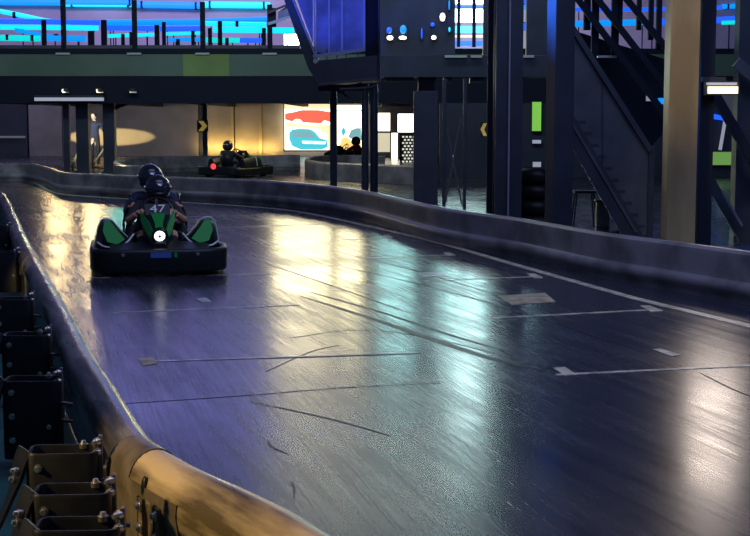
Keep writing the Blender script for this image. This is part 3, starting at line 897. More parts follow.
for k, (x0, x1, y) in enumerate(((384, 414, 77), (420, 436, 79), (444, 452, 79), (470, 484, 79))):
    slab_thing(x0, y - 1.5, x1, y + 4, 30.7, 0.3, M_steel_grey, 'hanging_tray', ['grey cable tray under the floor beam beside the landing', 'grey cable tray above the wide grey column', 'short pale cable tray between the crossed cables and the wide column', 'grey cable tray just left of the slim column'][k], 'tray')
# small lamps on the dark screen
G = 'small lights on the dark upper screen'
for (x0, y0, x1, y1, m, lab) in [(387, 35.5, 393, 40, M_white_lamp, 'small white light low on the dark screen, leftmost'), (386.5, 27, 392, 33.5, M_neon_blue, 'small blue light above the leftmost white light'),
                                 (400, 25, 406.5, 34, M_neon_azure, 'small azure light above the second white light'), (399, 36, 406.5, 39.5, M_white_lamp, 'small wide white light low on the dark screen, second from the left'),
                                 (421, 28, 422.5, 39, M_neon_blue, 'thin upright blue light on the dark screen'), (430.5, 22.5, 434.5, 26.5, M_neon_blue, 'small round blue light right of the upright blue one'),
                                 (431.5, 35.5, 436, 39.5, M_white_lamp, 'small white light low on the dark screen, third from the left'), (440, 13, 445, 21, M_white_lamp, 'white light highest on the dark screen'),
                                 (448.5, 27, 450.5, 32, M_neon_cyan, 'tiny cyan light beside the bright hall window'), (448.5, 0, 450, 10, M_neon_azure, 'thin azure light at the top beside the bright hall window')]:
    lampbox(x0, y0, x1, y1, 30.86, lab, m, name='indicator_light', group=G, rnd=True)
# blue strips seen in the gap right of the tall pillar
for k, (y0, y1, m) in enumerate(((-4, 4, M_neon_blue), (6.5, 10, M_neon_azure), (10, 22, M_lamp_dim), (23, 30, M_neon_blue), (30.5, 53.6, M_lamp_dim))):
    lampbox(519, y0, 527, y1, 44, 'glowing slot right of the tall dark pillar, %s from the top' % ['first', 'second', 'third', 'fourth', 'fifth'][k], m, name='slot_light')

# dark rear wall under the deck on the right
mb = MB(); a, b = D(440, 100, 37.5), D(900, 100, 37.5)
mb.box2((a.x, 37.5, 0), (b.x, 37.8, zb))
wr = struct(mb.build('wall_right', M_wall_dark, smooth=False), 'dark wall under the deck on the right')
# green lit sign and things behind
lampbox(532.5, 102, 541, 131, 37.32, 'bright green lit sign in the gap left of the blue-edged pillar', E_GREENSIGN, name='green_sign', cat='sign')
lampbox(532.5, 140, 541, 143.5, 37.32, 'white lit slot below the green sign', M_white_paint if False else M_lamp_dim, name='slot_light')
lampbox(533, 162, 541, 167, 37.32, 'dim lit slot lower below the green sign', M_lamp_dim, name='slot_light')
# tyres stacked between the pillars
G = 'tyre stack between the pillars'
for k, z in enumerate((0.0, 0.22, 0.44, 0.66)):
    c = D(536, 180, 20)
    mb = MB()
    pts = [Vector((0.26 * math.cos(2 * PI * i / 28), 0.26 * math.sin(2 * PI * i / 28), 0.11)) for i in range(28)]
    prof = [(0.09 * math.cos(2 * PI * i / 12), 0.11 * math.sin(2 * PI * i / 12)) for i in range(12)]
    mb.sweep(pts, prof, closed=True)
    o = mb.build('tyre', M_rubber, None)
    o.location = (c.x, 20.0, z)
    tag(o, ['black tyre at the bottom of the stack between the pillars', 'black tyre second from the bottom of the stack', 'black tyre second from the top of the stack between the pillars', 'black tyre on top of the stack between the pillars'][k], 'tyre', G)

# ------------------------------------------------------------------ staircase on the right
Ys = 19.0
st = thing('staircase', 'dark enclosed staircase descending to the right between the blue-edged pillar and the tan pillar', 'stairs', (D(612, 230, Ys).x, Ys, 0))
off = Vector(st.location)
tpart('side_panel', M_steel_grey, lambda mb: ppoly(mb, [(566, 18), (590, 55), (650, 150), (650, 240), (636, 240), (566, 105)], Ys + 0.06, 0.04), st, off)
tpart('panel_seam', M_steel, lambda mb: ppoly(mb, [(602, 78), (603.2, 80), (603.2, 178), (602, 176)], Ys + 0.04, 0.03), st, off)
tpart('handrail', M_steel, lambda mb: mb.bar(D(560, 8, Ys), D(651, 151, Ys), 0.06, 0.07), st, off)
tpart('stringer', M_steel, lambda mb: ppoly(mb, [(560, 96), (572, 112), (648, 243), (628, 246), (560, 126)], Ys, 0.06), st, off)
tpart('stringer', M_steel, lambda mb: ppoly(mb, [(560, 98), (572, 114), (645, 238), (628, 240), (560, 128)], Ys + 1.2, 0.06), st, off)
tpart('stringer_trim', M_steel_grey, lambda mb: mb.bar(D(566, 113, Ys - .02), D(636, 232, Ys - .02), 0.03, 0.035), st, off)
for k in range(11):
    x = 570 + k * 6.6; y = 122 + k * 11.6
    c = D(x, y, Ys)
    if c.z > 0.05:
        tpart('tread', M_steel, lambda mb: mb.box2((c.x - 0.03, Ys + 0.05, c.z - 0.02), (c.x + 0.22, Ys + 1.2, c.z + 0.02)), st, off)
tpart('end_post', M_steel, lambda mb: prect(mb, 649, 146, 652.5, 252, Ys + .02, 0.06), st, off)
# upper flight with rails
uf = thing('upper_stair_flight', 'dark upper stair flight with slanting rails crossing the blue neon at top right', 'stairs', D(625, 50, 21))
off = Vector(uf.location)
for a, b in (((603, -30), (672, 55)), ((575, -30), (672, 95)), ((560, -24), (668, 118))):
    tpart('slant_rail', M_steel_blk, lambda mb: mb.bar(D(*a, 21), D(*b, 21), 0.07, 0.09), uf, off)
for px, y1 in ((588, 30), (596, 55), (616, 55), (621, 30), (640, 30), (652, 40), (660, 50)):
    w = 2.6 if px in (588, 616, 596) else 1.4
    tpart('post', M_steel_blk, lambda mb: prect(mb, px - w, -60, px + w, y1, 21.2, 0.08), uf, off)
tpart('soffit', M_steel_blk, lambda mb: ppoly(mb, [(572, 30), (668, 60), (668, 128), (650, 148), (580, 45)], 22, 0.12), uf, off)
tpart('foot_plate', M_white_paint, lambda mb: prect(mb, 598, 55.5, 617, 57.6, 21.15, 0.12), uf, off)
# pale crate and low shelf under the stair
t = thing('pale_bin', 'small pale box standing on the floor under the stair', 'box', (D(603, 215, 20.3).x, 20.3, 0))
off = Vector(t.location)
tpart('body', mat('pale_plastic', (0.4, 0.4, 0.42), 0.5), lambda mb: mb.box2((off.x - 0.09, 20.3, 0.0), (off.x + 0.1, 20.5, D(603, 202, 20.3).z), bev=0.02), t, off)
tpart('lid', M_steel_grey, lambda mb: mb.box2((off.x - 0.11, 20.28, D(603, 202, 20.3).z), (off.x + 0.12, 20.52, D(603, 200, 20.3).z), bev=0.01), t, off)
t = thing('low_stool', 'small dark stool frame under the stair beside the pale box', 'stool', (D(584, 215, 20.6).x, 20.6, 0))
off = Vector(t.location)
tpart('seat', M_steel_grey, lambda mb: mb.box2((off.x - 0.16, 20.45, D(590, 193, 20.6).z), (off.x + 0.16, 20.75, D(590, 190.5, 20.6).z)), t, off)
for sx in (-1, 1):
    for sy in (-1, 1):
        tpart('leg', M_steel_grey, lambda mb: mb.cyl((off.x + sx * 0.17, 20.6 + sy * 0.13, 0), (off.x + sx * 0.12, 20.6 + sy * 0.1, D(590, 192, 20.6).z), 0.012, n=8), t, off)

# ------------------------------------------------------------------ right edge
t = thing('flood_light', 'bright warm white flood light fitting right of the tan pillar', 'light', D(722, 88, 15.2))
off = Vector(t.location)
tpart('lens', M_flood, lambda mb: prect(mb, 708.5, 86.5, 738, 93.5, 15.18, 0.04), t, off)
tpart('lens', M_lamp_dim, lambda mb: prect(mb, 707, 82.5, 737, 85, 15.18, 0.04), t, off)
tpart('housing', M_casing, lambda mb: prect(mb, 706, 81, 739, 95, 15.22, 0.10), t, off)
tpart('yoke', M_casing, lambda mb: prect(mb, 703, 77, 726, 81.5, 15.3, 0.09), t, off)
slab_thing(742, -60, 765, 300, 18.6, 0.25, M_steel, 'steel_column', 'dark column at the right edge of the photo', 'column')
t = thing('diagonal_brace', 'dark diagonal braces crossing between the columns at the right edge', 'beam', D(725, 200, 18.2))
off = Vector(t.location)
tpart('brace', M_steel_blk, lambda mb: mb.bar(D(715, 95, 18.2), D(770, 190, 18.2), 0.10, 0.12), t, off)
tpart('brace', M_steel, lambda mb: mb.bar(D(690, 150, 18.1), D(775, 290, 18.1), 0.10, 0.14), t, off)
tpart('brace', M_steel_grey, lambda mb: mb.bar(D(736, 62, 18.3), D(770, 92, 18.3), 0.10, 0.14), t, off)
tpart('brace_highlight', mat('brace_highlight', (0.25, 0.27, 0.35), 0.2, 0.6), lambda mb: mb.cyl(D(722, 192, 17.9), D(742, 226, 17.9), 0.02), t, off)  # pale tube added in place of the highlight along the brace
lampbox(706, 112, 728, 113.2, 24, 'dim top line above the sloping blue light', M_lamp_dim, name='slot_light') if False else None
t = thing('sloping_blue_light', 'blue light strip sloping down right of the tan pillar', 'light', D(717, 116, 37.4))
off = Vector(t.location)
tpart('strip', M_neon_blue, lambda mb: ppoly(mb, [(706, 112), (727, 117), (727, 121), (714, 119)], 37.39, 0.1), t, off)
tpart('stem', M_lamp_dim, lambda mb: mb.bar(D(725, 121, 37.36), D(720, 150, 37.36), 0.05, 0.08), t, off)
lampbox(706.5, 152, 733, 165, 37.32, 'dim green glowing bar low at the right edge', E_GREENDIM, name='green_bar')
mb = MB(); ppoly(mb, [(720, 95), (736, 95), (736, 126)], 37.44, 0.06)
tag(mb.build('grey_gusset', mat('light_grey_sheet', (0.32, 0.3, 0.32), 0.6, emit=(0.32, 0.3, 0.34), es=0.0), None, smooth=False), 'light grey triangular sheet under the flood light', 'panel')
lampbox(647, 96, 651.5, 101, 21.86, 'tiny white light in the dark left of the tan pillar', M_lamp_dim, name='indicator_light')
lampbox(659, 98, 666, 104, 21.86, 'tiny azure light touching the left side of the tan pillar', M_neon_azure, name='indicator_light')

# ------------------------------------------------------------------ people
M_skin = mat('skin', (0.75, 0.37, 0.22), 0.5, var=0.1, vs=20)
M_black_cloth = mat('black_cloth', (0.016, 0.017, 0.024), 0.75, bump=0.2, bs=30)
M_navy_cloth = mat('navy_cloth', (0.02, 0.03, 0.075), 0.8, bump=0.2, bs=30)
M_red_cloth = mat('red_cloth', (0.5, 0.04, 0.04), 0.8)
M_yellow_cloth = mat('mustard_cloth', (0.5, 0.38, 0.1), 0.8)
M_shoe = mat('shoe', (0.02, 0.02, 0.025), 0.5)
M_helmet = mat('helmet_shell', (0.012, 0.013, 0.02), 0.12, spec=0.7, coat=0.5)
M_visor = mat('visor', (0.01, 0.012, 0.03), 0.06, spec=0.9, coat=1.0)
M_hair = mat('dark_hair', (0.02, 0.014, 0.01), 0.6)
M_eye = mat('eye', (0.02, 0.02, 0.02), 0.2)

def skin_mesh(verts, edges, radii, root=0, sub=2):
    me = bpy.data.meshes.new('tmp')
    me.from_pydata([tuple(v) for v in verts], edges, [])
    o = bpy.data.objects.new('tmp', me)
    COL.objects.link(o)
    md = o.modifiers.new('skin', 'SKIN')
    md.use_smooth_shade = True
    for i, r in enumerate(radii):
        sv = me.skin_vertices[0].data[i]
        rr = r if isinstance(r, tuple) else (r, r)
        sv.radius = rr
        sv.use_root = (i == root)
    ss = o.modifiers.new('sub', 'SUBSURF'); ss.levels = sub; ss.render_levels = sub
    dg = bpy.context.evaluated_depsgraph_get()
    dg.update()
    out = bpy.data.meshes.new_from_object(o.evaluated_get(dg))
    bpy.data.objects.remove(o)
    bpy.data.meshes.remove(me)
    return out

def add_hand(bm, wrist, aim, curl_to, side, s=1.0):
    """palm and five bent fingers; aim = direction of the palm, curl_to = direction the fingers close in"""
    aim = Vector(aim).normalized(); cu = Vector(curl_to); cu = (cu - aim * cu.dot(aim)).normalized()
    lat = aim.cross(cu) * side
    w = Vector(wrist)
    parts = [([w - aim * 0.01, w + aim * 0.04, w + aim * 0.085], [(0, 1), (1, 2)], [(0.026, 0.02), (0.036, 0.02), (0.036, 0.017)])]
    for k, ln in enumerate((0.068, 0.078, 0.073, 0.058)):
        b = w + aim * 0.075 + lat * (0.028 - 0.0185 * k)
        j1 = b + (aim * 0.8 + cu * 0.45).normalized() * ln * 0.45 * s
        j2 = j1 + (aim * 0.1 + cu).normalized() * ln * 0.35 * s
        j3 = j2 + (-aim * 0.7 + cu * 0.5).normalized() * ln * 0.28 * s
        parts.append(([b - aim * 0.02, b, j1, j2, j3], [(0, 1), (1, 2), (2, 3), (3, 4)], [0.009, 0.0095, 0.009, 0.0085, 0.007]))
    b = w + aim * 0.025 + lat * 0.028
    j1 = b + (aim * 0.5 + lat * 0.6 + cu * 0.4).normalized() * 0.035
    j2 = j1 + (aim * 0.6 + cu * 0.8).normalized() * 0.032
    parts.append(([w + aim * 0.02, b, j1, j2], [(0, 1), (1, 2), (2, 3)], [0.012, 0.0115, 0.0105, 0.008]))
    for v, e, r in parts:
        me = skin_mesh(v, e, r, sub=1)
        bm.from_mesh(me)
        bpy.data.meshes.remove(me)

def head_mesh(bm, c, fwd, r=0.1):
    """head with nose, mouth, ears and eye sockets; fwd = facing direction"""
    f = Vector(fwd).normalized(); u = Vector((0, 0, 1)); s = f.cross(u)
    M = Matrix((s, f, u)).transposed().to_4x4(); M.translation = Vector(c)
    tmp = bmesh.new()
    bmesh.ops.create_uvsphere(tmp, u_segments=24, v_segments=18, radius=1.0)
    for v in tmp.verts:
        x, y, z = v.co
        if z < 0:
            x *= 1 - 0.28 * (-z); y *= 1 - 0.08 * (-z)
        p = Vector((x * 0.078, y * 0.095, z * 0.118))
        if y > 0.75 and abs(x) < 0.22 and -0.35 < z < 0.1:
            p.y += 0.02 * (1 - abs(x) / 0.22)                     # nose
        if y > 0.6 and 0.0 < z < 0.22 and 0.2 < abs(x) < 0.6:
            p.y -= 0.008                                           # eye sockets
        if y > 0.6 and -0.62 < z < -0.5 and abs(x) < 0.35:
            p.y += 0.006                                           # mouth
        v.co = p
    for sx in (-1, 1):
        bmesh.ops.create_uvsphere(tmp, u_segments=10, v_segments=8, radius=0.022, matrix=Matrix.Translation((sx * 0.078, -0.005, -0.005)) @ Matrix.Diagonal((0.4, 0.8, 1.4, 1)))
    tmp.transform(M)
    me = bpy.data.meshes.new('t'); tmp.to_mesh(me); tmp.free()
    bm.from_mesh(me); bpy.data.meshes.remove(me)

def person(name_label, J, face, mats, loc, rz, hand_aim, hand_curl, group=None, cloth_split=None, slim=1.0, hair=False, helmet=True, head_tilt=0.0, knees=False):
    """J: joint positions in the local frame. mats: (skin, top, legs, shoe)"""
    t = thing('person', name_label, 'person', loc, rz, group)
    names = ['pelvis', 'spine', 'chest', 'neck', 'headbase', 'shL', 'elL', 'wrL', 'shR', 'elR', 'wrR', 'hipL', 'knL', 'anL', 'toL', 'hipR', 'knR', 'anR', 'toR']
    rad = dict(pelvis=(0.15, 0.115), spine=(0.135, 0.105), chest=(0.165, 0.115), neck=0.06, headbase=0.055, shL=0.068, elL=0.046, wrL=0.03, shR=0.068, elR=0.046, wrR=0.03,
               hipL=0.092, knL=0.06, anL=0.042, toL=0.032, hipR=0.092, knR=0.06, anR=0.042, toR=0.032)
    E = [('pelvis', 'spine'), ('spine', 'chest'), ('chest', 'neck'), ('neck', 'headbase'), ('chest', 'shL'), ('shL', 'elL'), ('elL', 'wrL'), ('chest', 'shR'), ('shR', 'elR'), ('elR', 'wrR'),
         ('pelvis', 'hipL'), ('hipL', 'knL'), ('knL', 'anL'), ('anL', 'toL'), ('pelvis', 'hipR'), ('hipR', 'knR'), ('knR', 'anR'), ('anR', 'toR')]
    ix = {n: i for i, n in enumerate(names)}
    me = skin_mesh([J[n] for n in names], [(ix[a], ix[b]) for a, b in E], [rad[n] for n in names], 0, 2)
    bm = bmesh.new(); bm.from_mesh(me); bpy.data.meshes.remove(me)
    head_mesh(bm, J['head'], face)
    for sd, s in (('L', 1), ('R', -1)):
        add_hand(bm, J['wr' + sd], hand_aim[sd], hand_curl[sd], s)
    bm.faces.ensure_lookup_table()
    def seg(p, a, b):
        a, b = Vector(a), Vector(b); d = b - a
        k = max(0, min(1, (p - a).dot(d) / max(1e-9, d.length_squared)))
        return (p - (a + d * k)).length
    for f in bm.faces:
        p = f.calc_center_median()
        if (p - Vector(J['head'])).length < 0.14 or seg(p, J['neck'], J['headbase']) < 0.055 and p.z > Vector(J['neck']).z:
            f.material_index = 0; continue
        best, bd = None, 9
        for a, b in E:
            d_ = seg(p, J[a], J[b])
            if d_ < bd: bd, best = d_, (a, b)
        for sd in 'LR':
            w = Vector(J['wr' + sd])
            if (p - w).dot(Vector(hand_aim[sd]).normalized()) > -0.01 and (p - w).length < 0.2:
                best = ('hand', sd)
        n = best[0] + best[1]
        if best[0] == 'hand': f.material_index = 0
        elif knees and n.startswith('el'): f.material_index = 0
        elif knees and min((p - Vector(J['knL'])).length, (p - Vector(J['knR'])).length) < .1: f.material_index = 0
        elif 'hip' in n or 'kn' in n: f.material_index = 3 if n.startswith('an') else 2
        elif 'to' in n: f.material_index = 3
        else: f.material_index = 1
        if best[1].startswith('hip') : f.material_index = 2
        if n.startswith('pelvisspine') and seg(p, J['pelvis'], J['pelvis']) < 0.12: f.material_index = 2
    for f in bm.faces: f.smooth = True
    m2 = bpy.data.meshes.new('body'); bm.to_mesh(m2); bm.free()
    for m in mats: m2.materials.append(m)
    b = bpy.data.objects.new('body', m2); COL.objects.link(b); b.parent = t
    fw = Vector(face).normalized(); s_ = fw.cross(Vector((0, 0, 1)))
    hc = Vector(J['head'])
    for sx in (-1, 1):
        pass
    for sx in (-1, 1):
        mb = MB(); mb.sphere(hc + fw * 0.083 + s_ * sx * 0.032 + Vector((0, 0, 0.012)), 0.012, n=10); mb.build('eye', M_eye, t)
    if hair:
        mb = MB()
        mb.sphere(hc - fw * 0.02 + Vector((0, 0, 0.035)), 0.1, (0.88, 0.95, 0.98), 20)
        mb.build('hair', M_hair, t)
    if helmet:
        ang = math.atan2(-fw.x, fw.y)
        M = Matrix.Translation(hc + Vector((0, 0, 0.01))) @ Matrix.Rotation(ang, 4, 'Z') @ Matrix.Rotation(head_tilt, 4, 'X')
        tmp = bmesh.new()
        bmesh.ops.create_uvsphere(tmp, u_segments=40, v_segments=28, radius=1.0)
        kill = []
        for v in tmp.verts:
            x, y, z = v.co
            yy = y * 0.158
            if z < -0.3 and y > 0: yy *= 1.08                       # chin bar
            zz = z * 0.15 if z > 0 else z * 0.15
            if z < -0.8: zz = -0.8 * 0.15
            v.co = Vector((x * 0.138, yy, zz))
        for f in tmp.faces:
            c = f.calc_center_median()
            if c.y > 0.06 and -0.035 < c.z < 0.065: kill.append(f)
        bmesh.ops.delete(tmp, geom=kill, context='FACES')
        tmp.transform(M)
        me = bpy.data.meshes.new('helmet'); tmp.to_mesh(me); tmp.free()
        me.materials.append(M_helmet)
        me.polygons.foreach_set('use_smooth', [True] * len(me.polygons))
        h = bpy.data.objects.new('helmet', me); COL.objects.link(h); h.parent = t
        sd = h.modifiers.new('s', 'SOLIDIFY'); sd.thickness = 0.012; sd.offset = -1
        # visor
        tmp = bmesh.new(); rows = []
        for i in range(9):
            z = -0.042 + 0.115 * i / 8
            row = []
            for k in range(25):
                a = R(-72 + 144 * k / 24)
                rr = math.sqrt(max(0.05, 1 - (z / 0.15) ** 2)) * 1.025
                row.append(tmp.verts.new((math.sin(a) * 0.138 * rr, math.cos(a) * 0.158 * rr, z)))
            rows.append(row)
        for i in range(8):
            for k in range(24):
                tmp.faces.new((rows[i][k], rows[i][k + 1], rows[i + 1][k + 1], rows[i + 1][k]))
        tmp.transform(M)
        me = bpy.data.meshes.new('visor'); tmp.to_mesh(me); tmp.free()
        me.materials.append(M_visor)
        me.polygons.foreach_set('use_smooth', [True] * len(me.polygons))
        v = bpy.data.objects.new('visor', me); COL.objects.link(v); v.parent = h
        sd = v.modifiers.new('s', 'SOLIDIFY'); sd.thickness = 0.004; sd.offset = 1
        for sx in (-1, 1):
            mb = MB(); mb.cyl(M @ Vector((sx * 0.133, 0.03, 0.015)), M @ Vector((sx * 0.148, 0.03, 0.015)), 0.02, n=14); mb.build('visor_pivot', M_bolt, h)
    return t

def V(*a): return Vector(a)
def sym(d):
    out = {}
    for k, v in d.items():
        if k.endswith('*'):
            out[k[:-1] + 'R'] = V(-abs(v[0]), v[1], v[2]); out[k[:-1] + 'L'] = V(abs(v[0]), v[1], v[2])
        else:
            out[k] = V(*v)
    return out
# local frame of a kart: it drives towards -Y
J_driver = sym({'pelvis': (0, .30, .235), 'spine': (0, .35, .40), 'chest': (0, .37, .56), 'neck': (0, .345, .69), 'headbase': (0, .33, .755), 'head': (.03, .315, .82),
                'sh*': (.185, .35, .645), 'el*': (.30, .10, .49), 'wr*': (.205, -.05, .585), 'hip*': (.10, .27, .22), 'kn*': (.165, -.16, .375), 'an*': (.15, -.52, .17), 'to*': (.15, -.68, .20)})
J_pass = sym({'pelvis': (0, .70, .33), 'spine': (0, .74, .49), 'chest': (0, .76, .65), 'neck': (0, .73, .78), 'headbase': (0, .715, .85), 'head': (-.035, .70, .925),
              'sh*': (.19, .74, .735), 'el*': (.31, .58, .55), 'wr*': (.27, .38, .60), 'hip*': (.11, .66, .30), 'kn*': (.27, .28, .44), 'an*': (.31, -.02, .17), 'to*': (.31, -.17, .16)})

# ------------------------------------------------------------------ karts
M_kart_black = mat('kart_black_plastic', (0.008, 0.009, 0.012), 0.4, bump=0.05, bs=20, spec=0.35)
M_kart_green = mat('kart_green_plastic', (0.015, 0.30, 0.045), 0.4, spec=0.25)
M_kart_white = mat('kart_white_trim', (0.75, 0.8, 0.78), 0.35)
M_digit = mat('white_digits', (0.8, 0.82, 0.8), 0.4, emit=(0.8, 0.85, 0.8), es=0.0)
M_headlamp = mat('headlamp_lens', (0.9, 0.9, 0.95), 0.3, emit=(0.95, 0.95, 1.0), es=2.2)
M_taillamp = mat('tail_lamp_lens', (0.6, 0.03, 0.03), 0.3, emit=(1.0, 0.05, 0.06), es=1.6)
M_blue_mark = mat('blue_decal', (0.05, 0.12, 0.4), 0.4)
M_tyre = mat('slick_tyre', (0.013, 0.013, 0.015), 0.55)
M_hub = mat('wheel_hub', (0.25, 0.25, 0.27), 0.35, 0.8)
M_tube = mat('chassis_tube', (0.04, 0.045, 0.05), 0.35, 0.6)

def rrect(x0, z0, x1, z1, r, n=4):
    pts = []
    for cx, cz, a0 in ((x1 - r, z1 - r, 0), (x0 + r, z1 - r, 90), (x0 + r, z0 + r, 180), (x1 - r, z0 + r, 270)):
        for k in range(n + 1):
            a = R(a0 + 90 * k / n)
            pts.append((cx + r * math.cos(a), cz + r * math.sin(a)))
    return pts

def make_kart(label, loc, rz, number=None, tandem=True, green=True, tail=False, group=None):
    t = thing('go_kart', label, 'go-kart', loc, rz, group)
    body = M_kart_green if green else M_red_cloth
    # bumpers
    path = smooth_path([V(-.66, -.30, 0), V(-.655, -.62, 0), V(-.60, -.82, 0), V(-.45, -.91, 0), V(0, -.93, 0), V(.45, -.91, 0), V(.60, -.82, 0), V(.655, -.62, 0), V(.66, -.30, 0)], 5)
    mb = MB(); mb.sweep(path, rrect(-.04, .045, .04, .285, .035)); fb_ = mb.build('front_bumper', M_kart_black, t)
    if number:
        mb = MB()
        mb.box2((-.10, -.978, .2), (.105, -.966, .255))
        mb.build('blue_decal', M_blue_mark, fb_)
        mb = MB(); mb.box2((.135, -.974, .205), (.165, -.962, .25)); mb.build('green_decal', M_kart_green, fb_)
        for x in (-.37, .37):
            mb = MB(); mb.cyl((x, -.957, .235), (x, -.975, .235), .018, n=12); mb.build('bumper_bolt', M_bolt, fb_)
    for s in (-1, 1):
        path = smooth_path([V(s * .66, -.32, 0), V(s * .665, 0, 0), V(s * .665, .35, 0), V(s * .66, .68, 0), V(s * .62, .80, 0)], 4)
        mb = MB(); mb.sweep(path, rrect(-.035, .06, .035, .25, .03)); mb.build('side_bumper', M_kart_black, t)
    path = smooth_path([V(-.62, .79, 0), V(-.5, .88, 0), V(0, .91, 0), V(.5, .88, 0), V(.62, .79, 0)], 5)
    mb = MB(); mb.sweep(path, rrect(-.04, .07, .04, .30, .035)); mb.build('rear_bumper', M_kart_black, t)
    # chassis
    for s in (-1, 1):
        mb = MB(); mb.tube(smooth_path([V(s * .26, -.86, .09), V(s * .28, -.5, .08), V(s * .31, 0, .08), V(s * .33, .5, .08), V(s * .33, .84, .1)], 4), .016, 8); mb.build('chassis_rail', M_tube, t)
        mb = MB(); mb.tube([V(s * .60, -.55, .12), V(s * .28, -.50, .09)], .014, 8); mb.build('stub_axle', M_tube, t)
    for y in (-.6, -.2, .35, .75):
        mb = MB(); mb.tube([V(-.3, y, .085), V(.3, y, .085)], .014, 8); mb.build('cross_tube', M_tube, t)
    mb = MB(); mb.box((0, -.35, .06), (.58, 1.05, .012)); mb.build('floor_tray', M_tube, t)
    # front apron between bumper and nose
    mb = MB()
    mb.prism([V(-.50, -.90, .27), V(-.50, -.62, .31), V(-.2, -.52, .33), V(.2, -.52, .33), V(.50, -.62, .31), V(.50, -.90, .27)], (0, 0, -.03))
    mb.build('front_apron', M_kart_black, t)
    # nose fairing: loft
    secs = [(-.80, .075, .20, .33), (-.72, .085, .24, .44), (-.55, .115, .28, .515), (-.38, .15, .36, .60), (-.27, .16, .44, .66), (-.20, .145, .50, .665)]
    mb = MB(); rings = []
    for y, w, z0, z1 in secs:
        pr = [(-w, z0), (-w * 1.05, (z0 + z1) / 2), (-w * .8, z1 - .02), (-w * .45, z1), (w * .45, z1), (w * .8, z1 - .02), (w * 1.05, (z0 + z1) / 2), (w, z0)]
        rings.append([mb.bm.verts.new((x, y, z)) for x, z in pr])
    for a, b in zip(rings[:-1], rings[1:]):
        for j in range(8):
            mb.bm.faces.new((a[j], a[(j + 1) % 8], b[(j + 1) % 8], b[j]))
    mb.bm.faces.new(rings[0][::-1]); mb.bm.faces.new(rings[-1])
    nose = mb.build('nose_fairing', M_kart_black, t)
    for s in (-1, 1):            # green side stripes on the nose
        mb = MB()
        mb.prism([V(s * .14, -.38, .585), V(s * .168, -.28, .63), V(s * .165, -.36, .52), V(s * .12, -.58, .42), V(s * .085, -.745, .38), V(s * .06, -.74, .45), V(s * .09, -.55, .52)], (s * .012, -.02, .008))
        mb.build('nose_stripe', body, nose)
    mb = MB(); mb.prism([V(-.075, -.415, .595), V(.075, -.415, .595), V(.04, -.60, .505), V(.04, -.70, .46), V(-.04, -.70, .46), V(-.04, -.60, .505)], (0, -.012, .016)); mb.build('nose_panel', body, nose)
    mb = MB(); mb.prism([V(-.125, -.36, .57), V(.125, -.36, .57), V(.135, -.285, .68), V(-.135, -.285, .68)], (0, -.02, .02)); pl = mb.build('number_panel', M_kart_black, nose)
    if number:
        cu = bpy.data.curves.new('digits', 'FONT'); cu.body = number; cu.size = .135; cu.align_x = 'CENTER'; cu.align_y = 'CENTER'; cu.extrude = .003
        to = bpy.data.objects.new('digits', cu); COL.objects.link(to)
        dg = bpy.context.evaluated_depsgraph_get(); dg.update()
        me = bpy.data.meshes.new_from_object(to.evaluated_get(dg))
        bpy.data.objects.remove(to)
        me.materials.clear(); me.materials.append(M_digit)
        for v in me.vertices: v.co.x *= 1.2
        do = bpy.data.objects.new('number', me); COL.objects.link(do); do.parent = pl
        do.location = (0, -.352, .648); do.rotation_euler = (R(55), 0, 0)
    mb = MB(); mb.cyl((0, -.74, .42), (0, -.80, .405), .075, .066, 24); lh = mb.build('headlamp_housing', M_kart_black, t)
    mb = MB(); mb.cyl((0, -.79, .407), (0, -.812, .402), .058, .05, 24); mb.build('headlamp_lens', M_headlamp if number else M_kart_white, lh)
    mb = MB(); mb.cyl((0, -.808, .402), (0, -.818, .40), .018, .012, 14); mb.build('headlamp_centre', M_hub, lh)
    # side pods
    for s in (-1, 1):
        mb = MB(); rings = []
        for y, dz, k in ((-.42, -.12, .75), (-.30, -.03, .95), (-.10, .0, 1.0), (.20, -.01, 1.0), (.42, -.05, .95)):
            pr = [(.27, .12), (.27, .29), (.35, .37), (.47, .52), (.57, .53), (.615, .46), (.64, .30), (.64, .12)]
            rings.append([mb.bm.verts.new((s * (.44 + (x - .44) * k), y, max(.12, z + (dz if z > .2 else 0)))) for x, z in pr])
        for a, b in zip(rings[:-1], rings[1:]):
            for j in range(8):
                mb.bm.faces.new((a[j], a[(j + 1) % 8], b[(j + 1) % 8], b[j]))
        mb.bm.faces.new(rings[0][::-1]); mb.bm.faces.new(rings[-1])
        pod = mb.build('side_pod', M_kart_black, t)
        yz = lambda z: -.47 + (z - .27) * .62
        mb = MB(); mb.prism([V(s * x, yz(z), z) for x, z in ((.34, .335), (.43, .44), (.485, .515), (.545, .515), (.565, .42), (.52, .31), (.42, .285))], (0, -.03, .014)); mb.build('green_panel', body, pod)
        mb = MB(); mb.tube(smooth_path([V(s * .25, -.44, .40), V(s * .33, -.50, .315), V(s * .44, -.515, .275), V(s * .55, -.50, .28), V(s * .62, -.44, .32)], 4), .009, 6); mb.build('pod_trim', M_kart_white, pod)
        mb = MB(); mb.tube(smooth_path([V(s * .30, -.10, .335), V(s * .40, -.1, .44), V(s * .475, -.1, .53), V(s * .57, -.1, .538), V(s * .62, -.1, .47), V(s * .645, -.1, .30)], 4), .006, 6); mb.build('pod_edge', M_kart_white, pod)
        # steering arm tube beside the nose
        mb = MB(); mb.tube([V(s * .20, -.45, .42), V(s * .30, -.30, .36)], .012, 8); mb.build('nose_stay', M_hub, t)
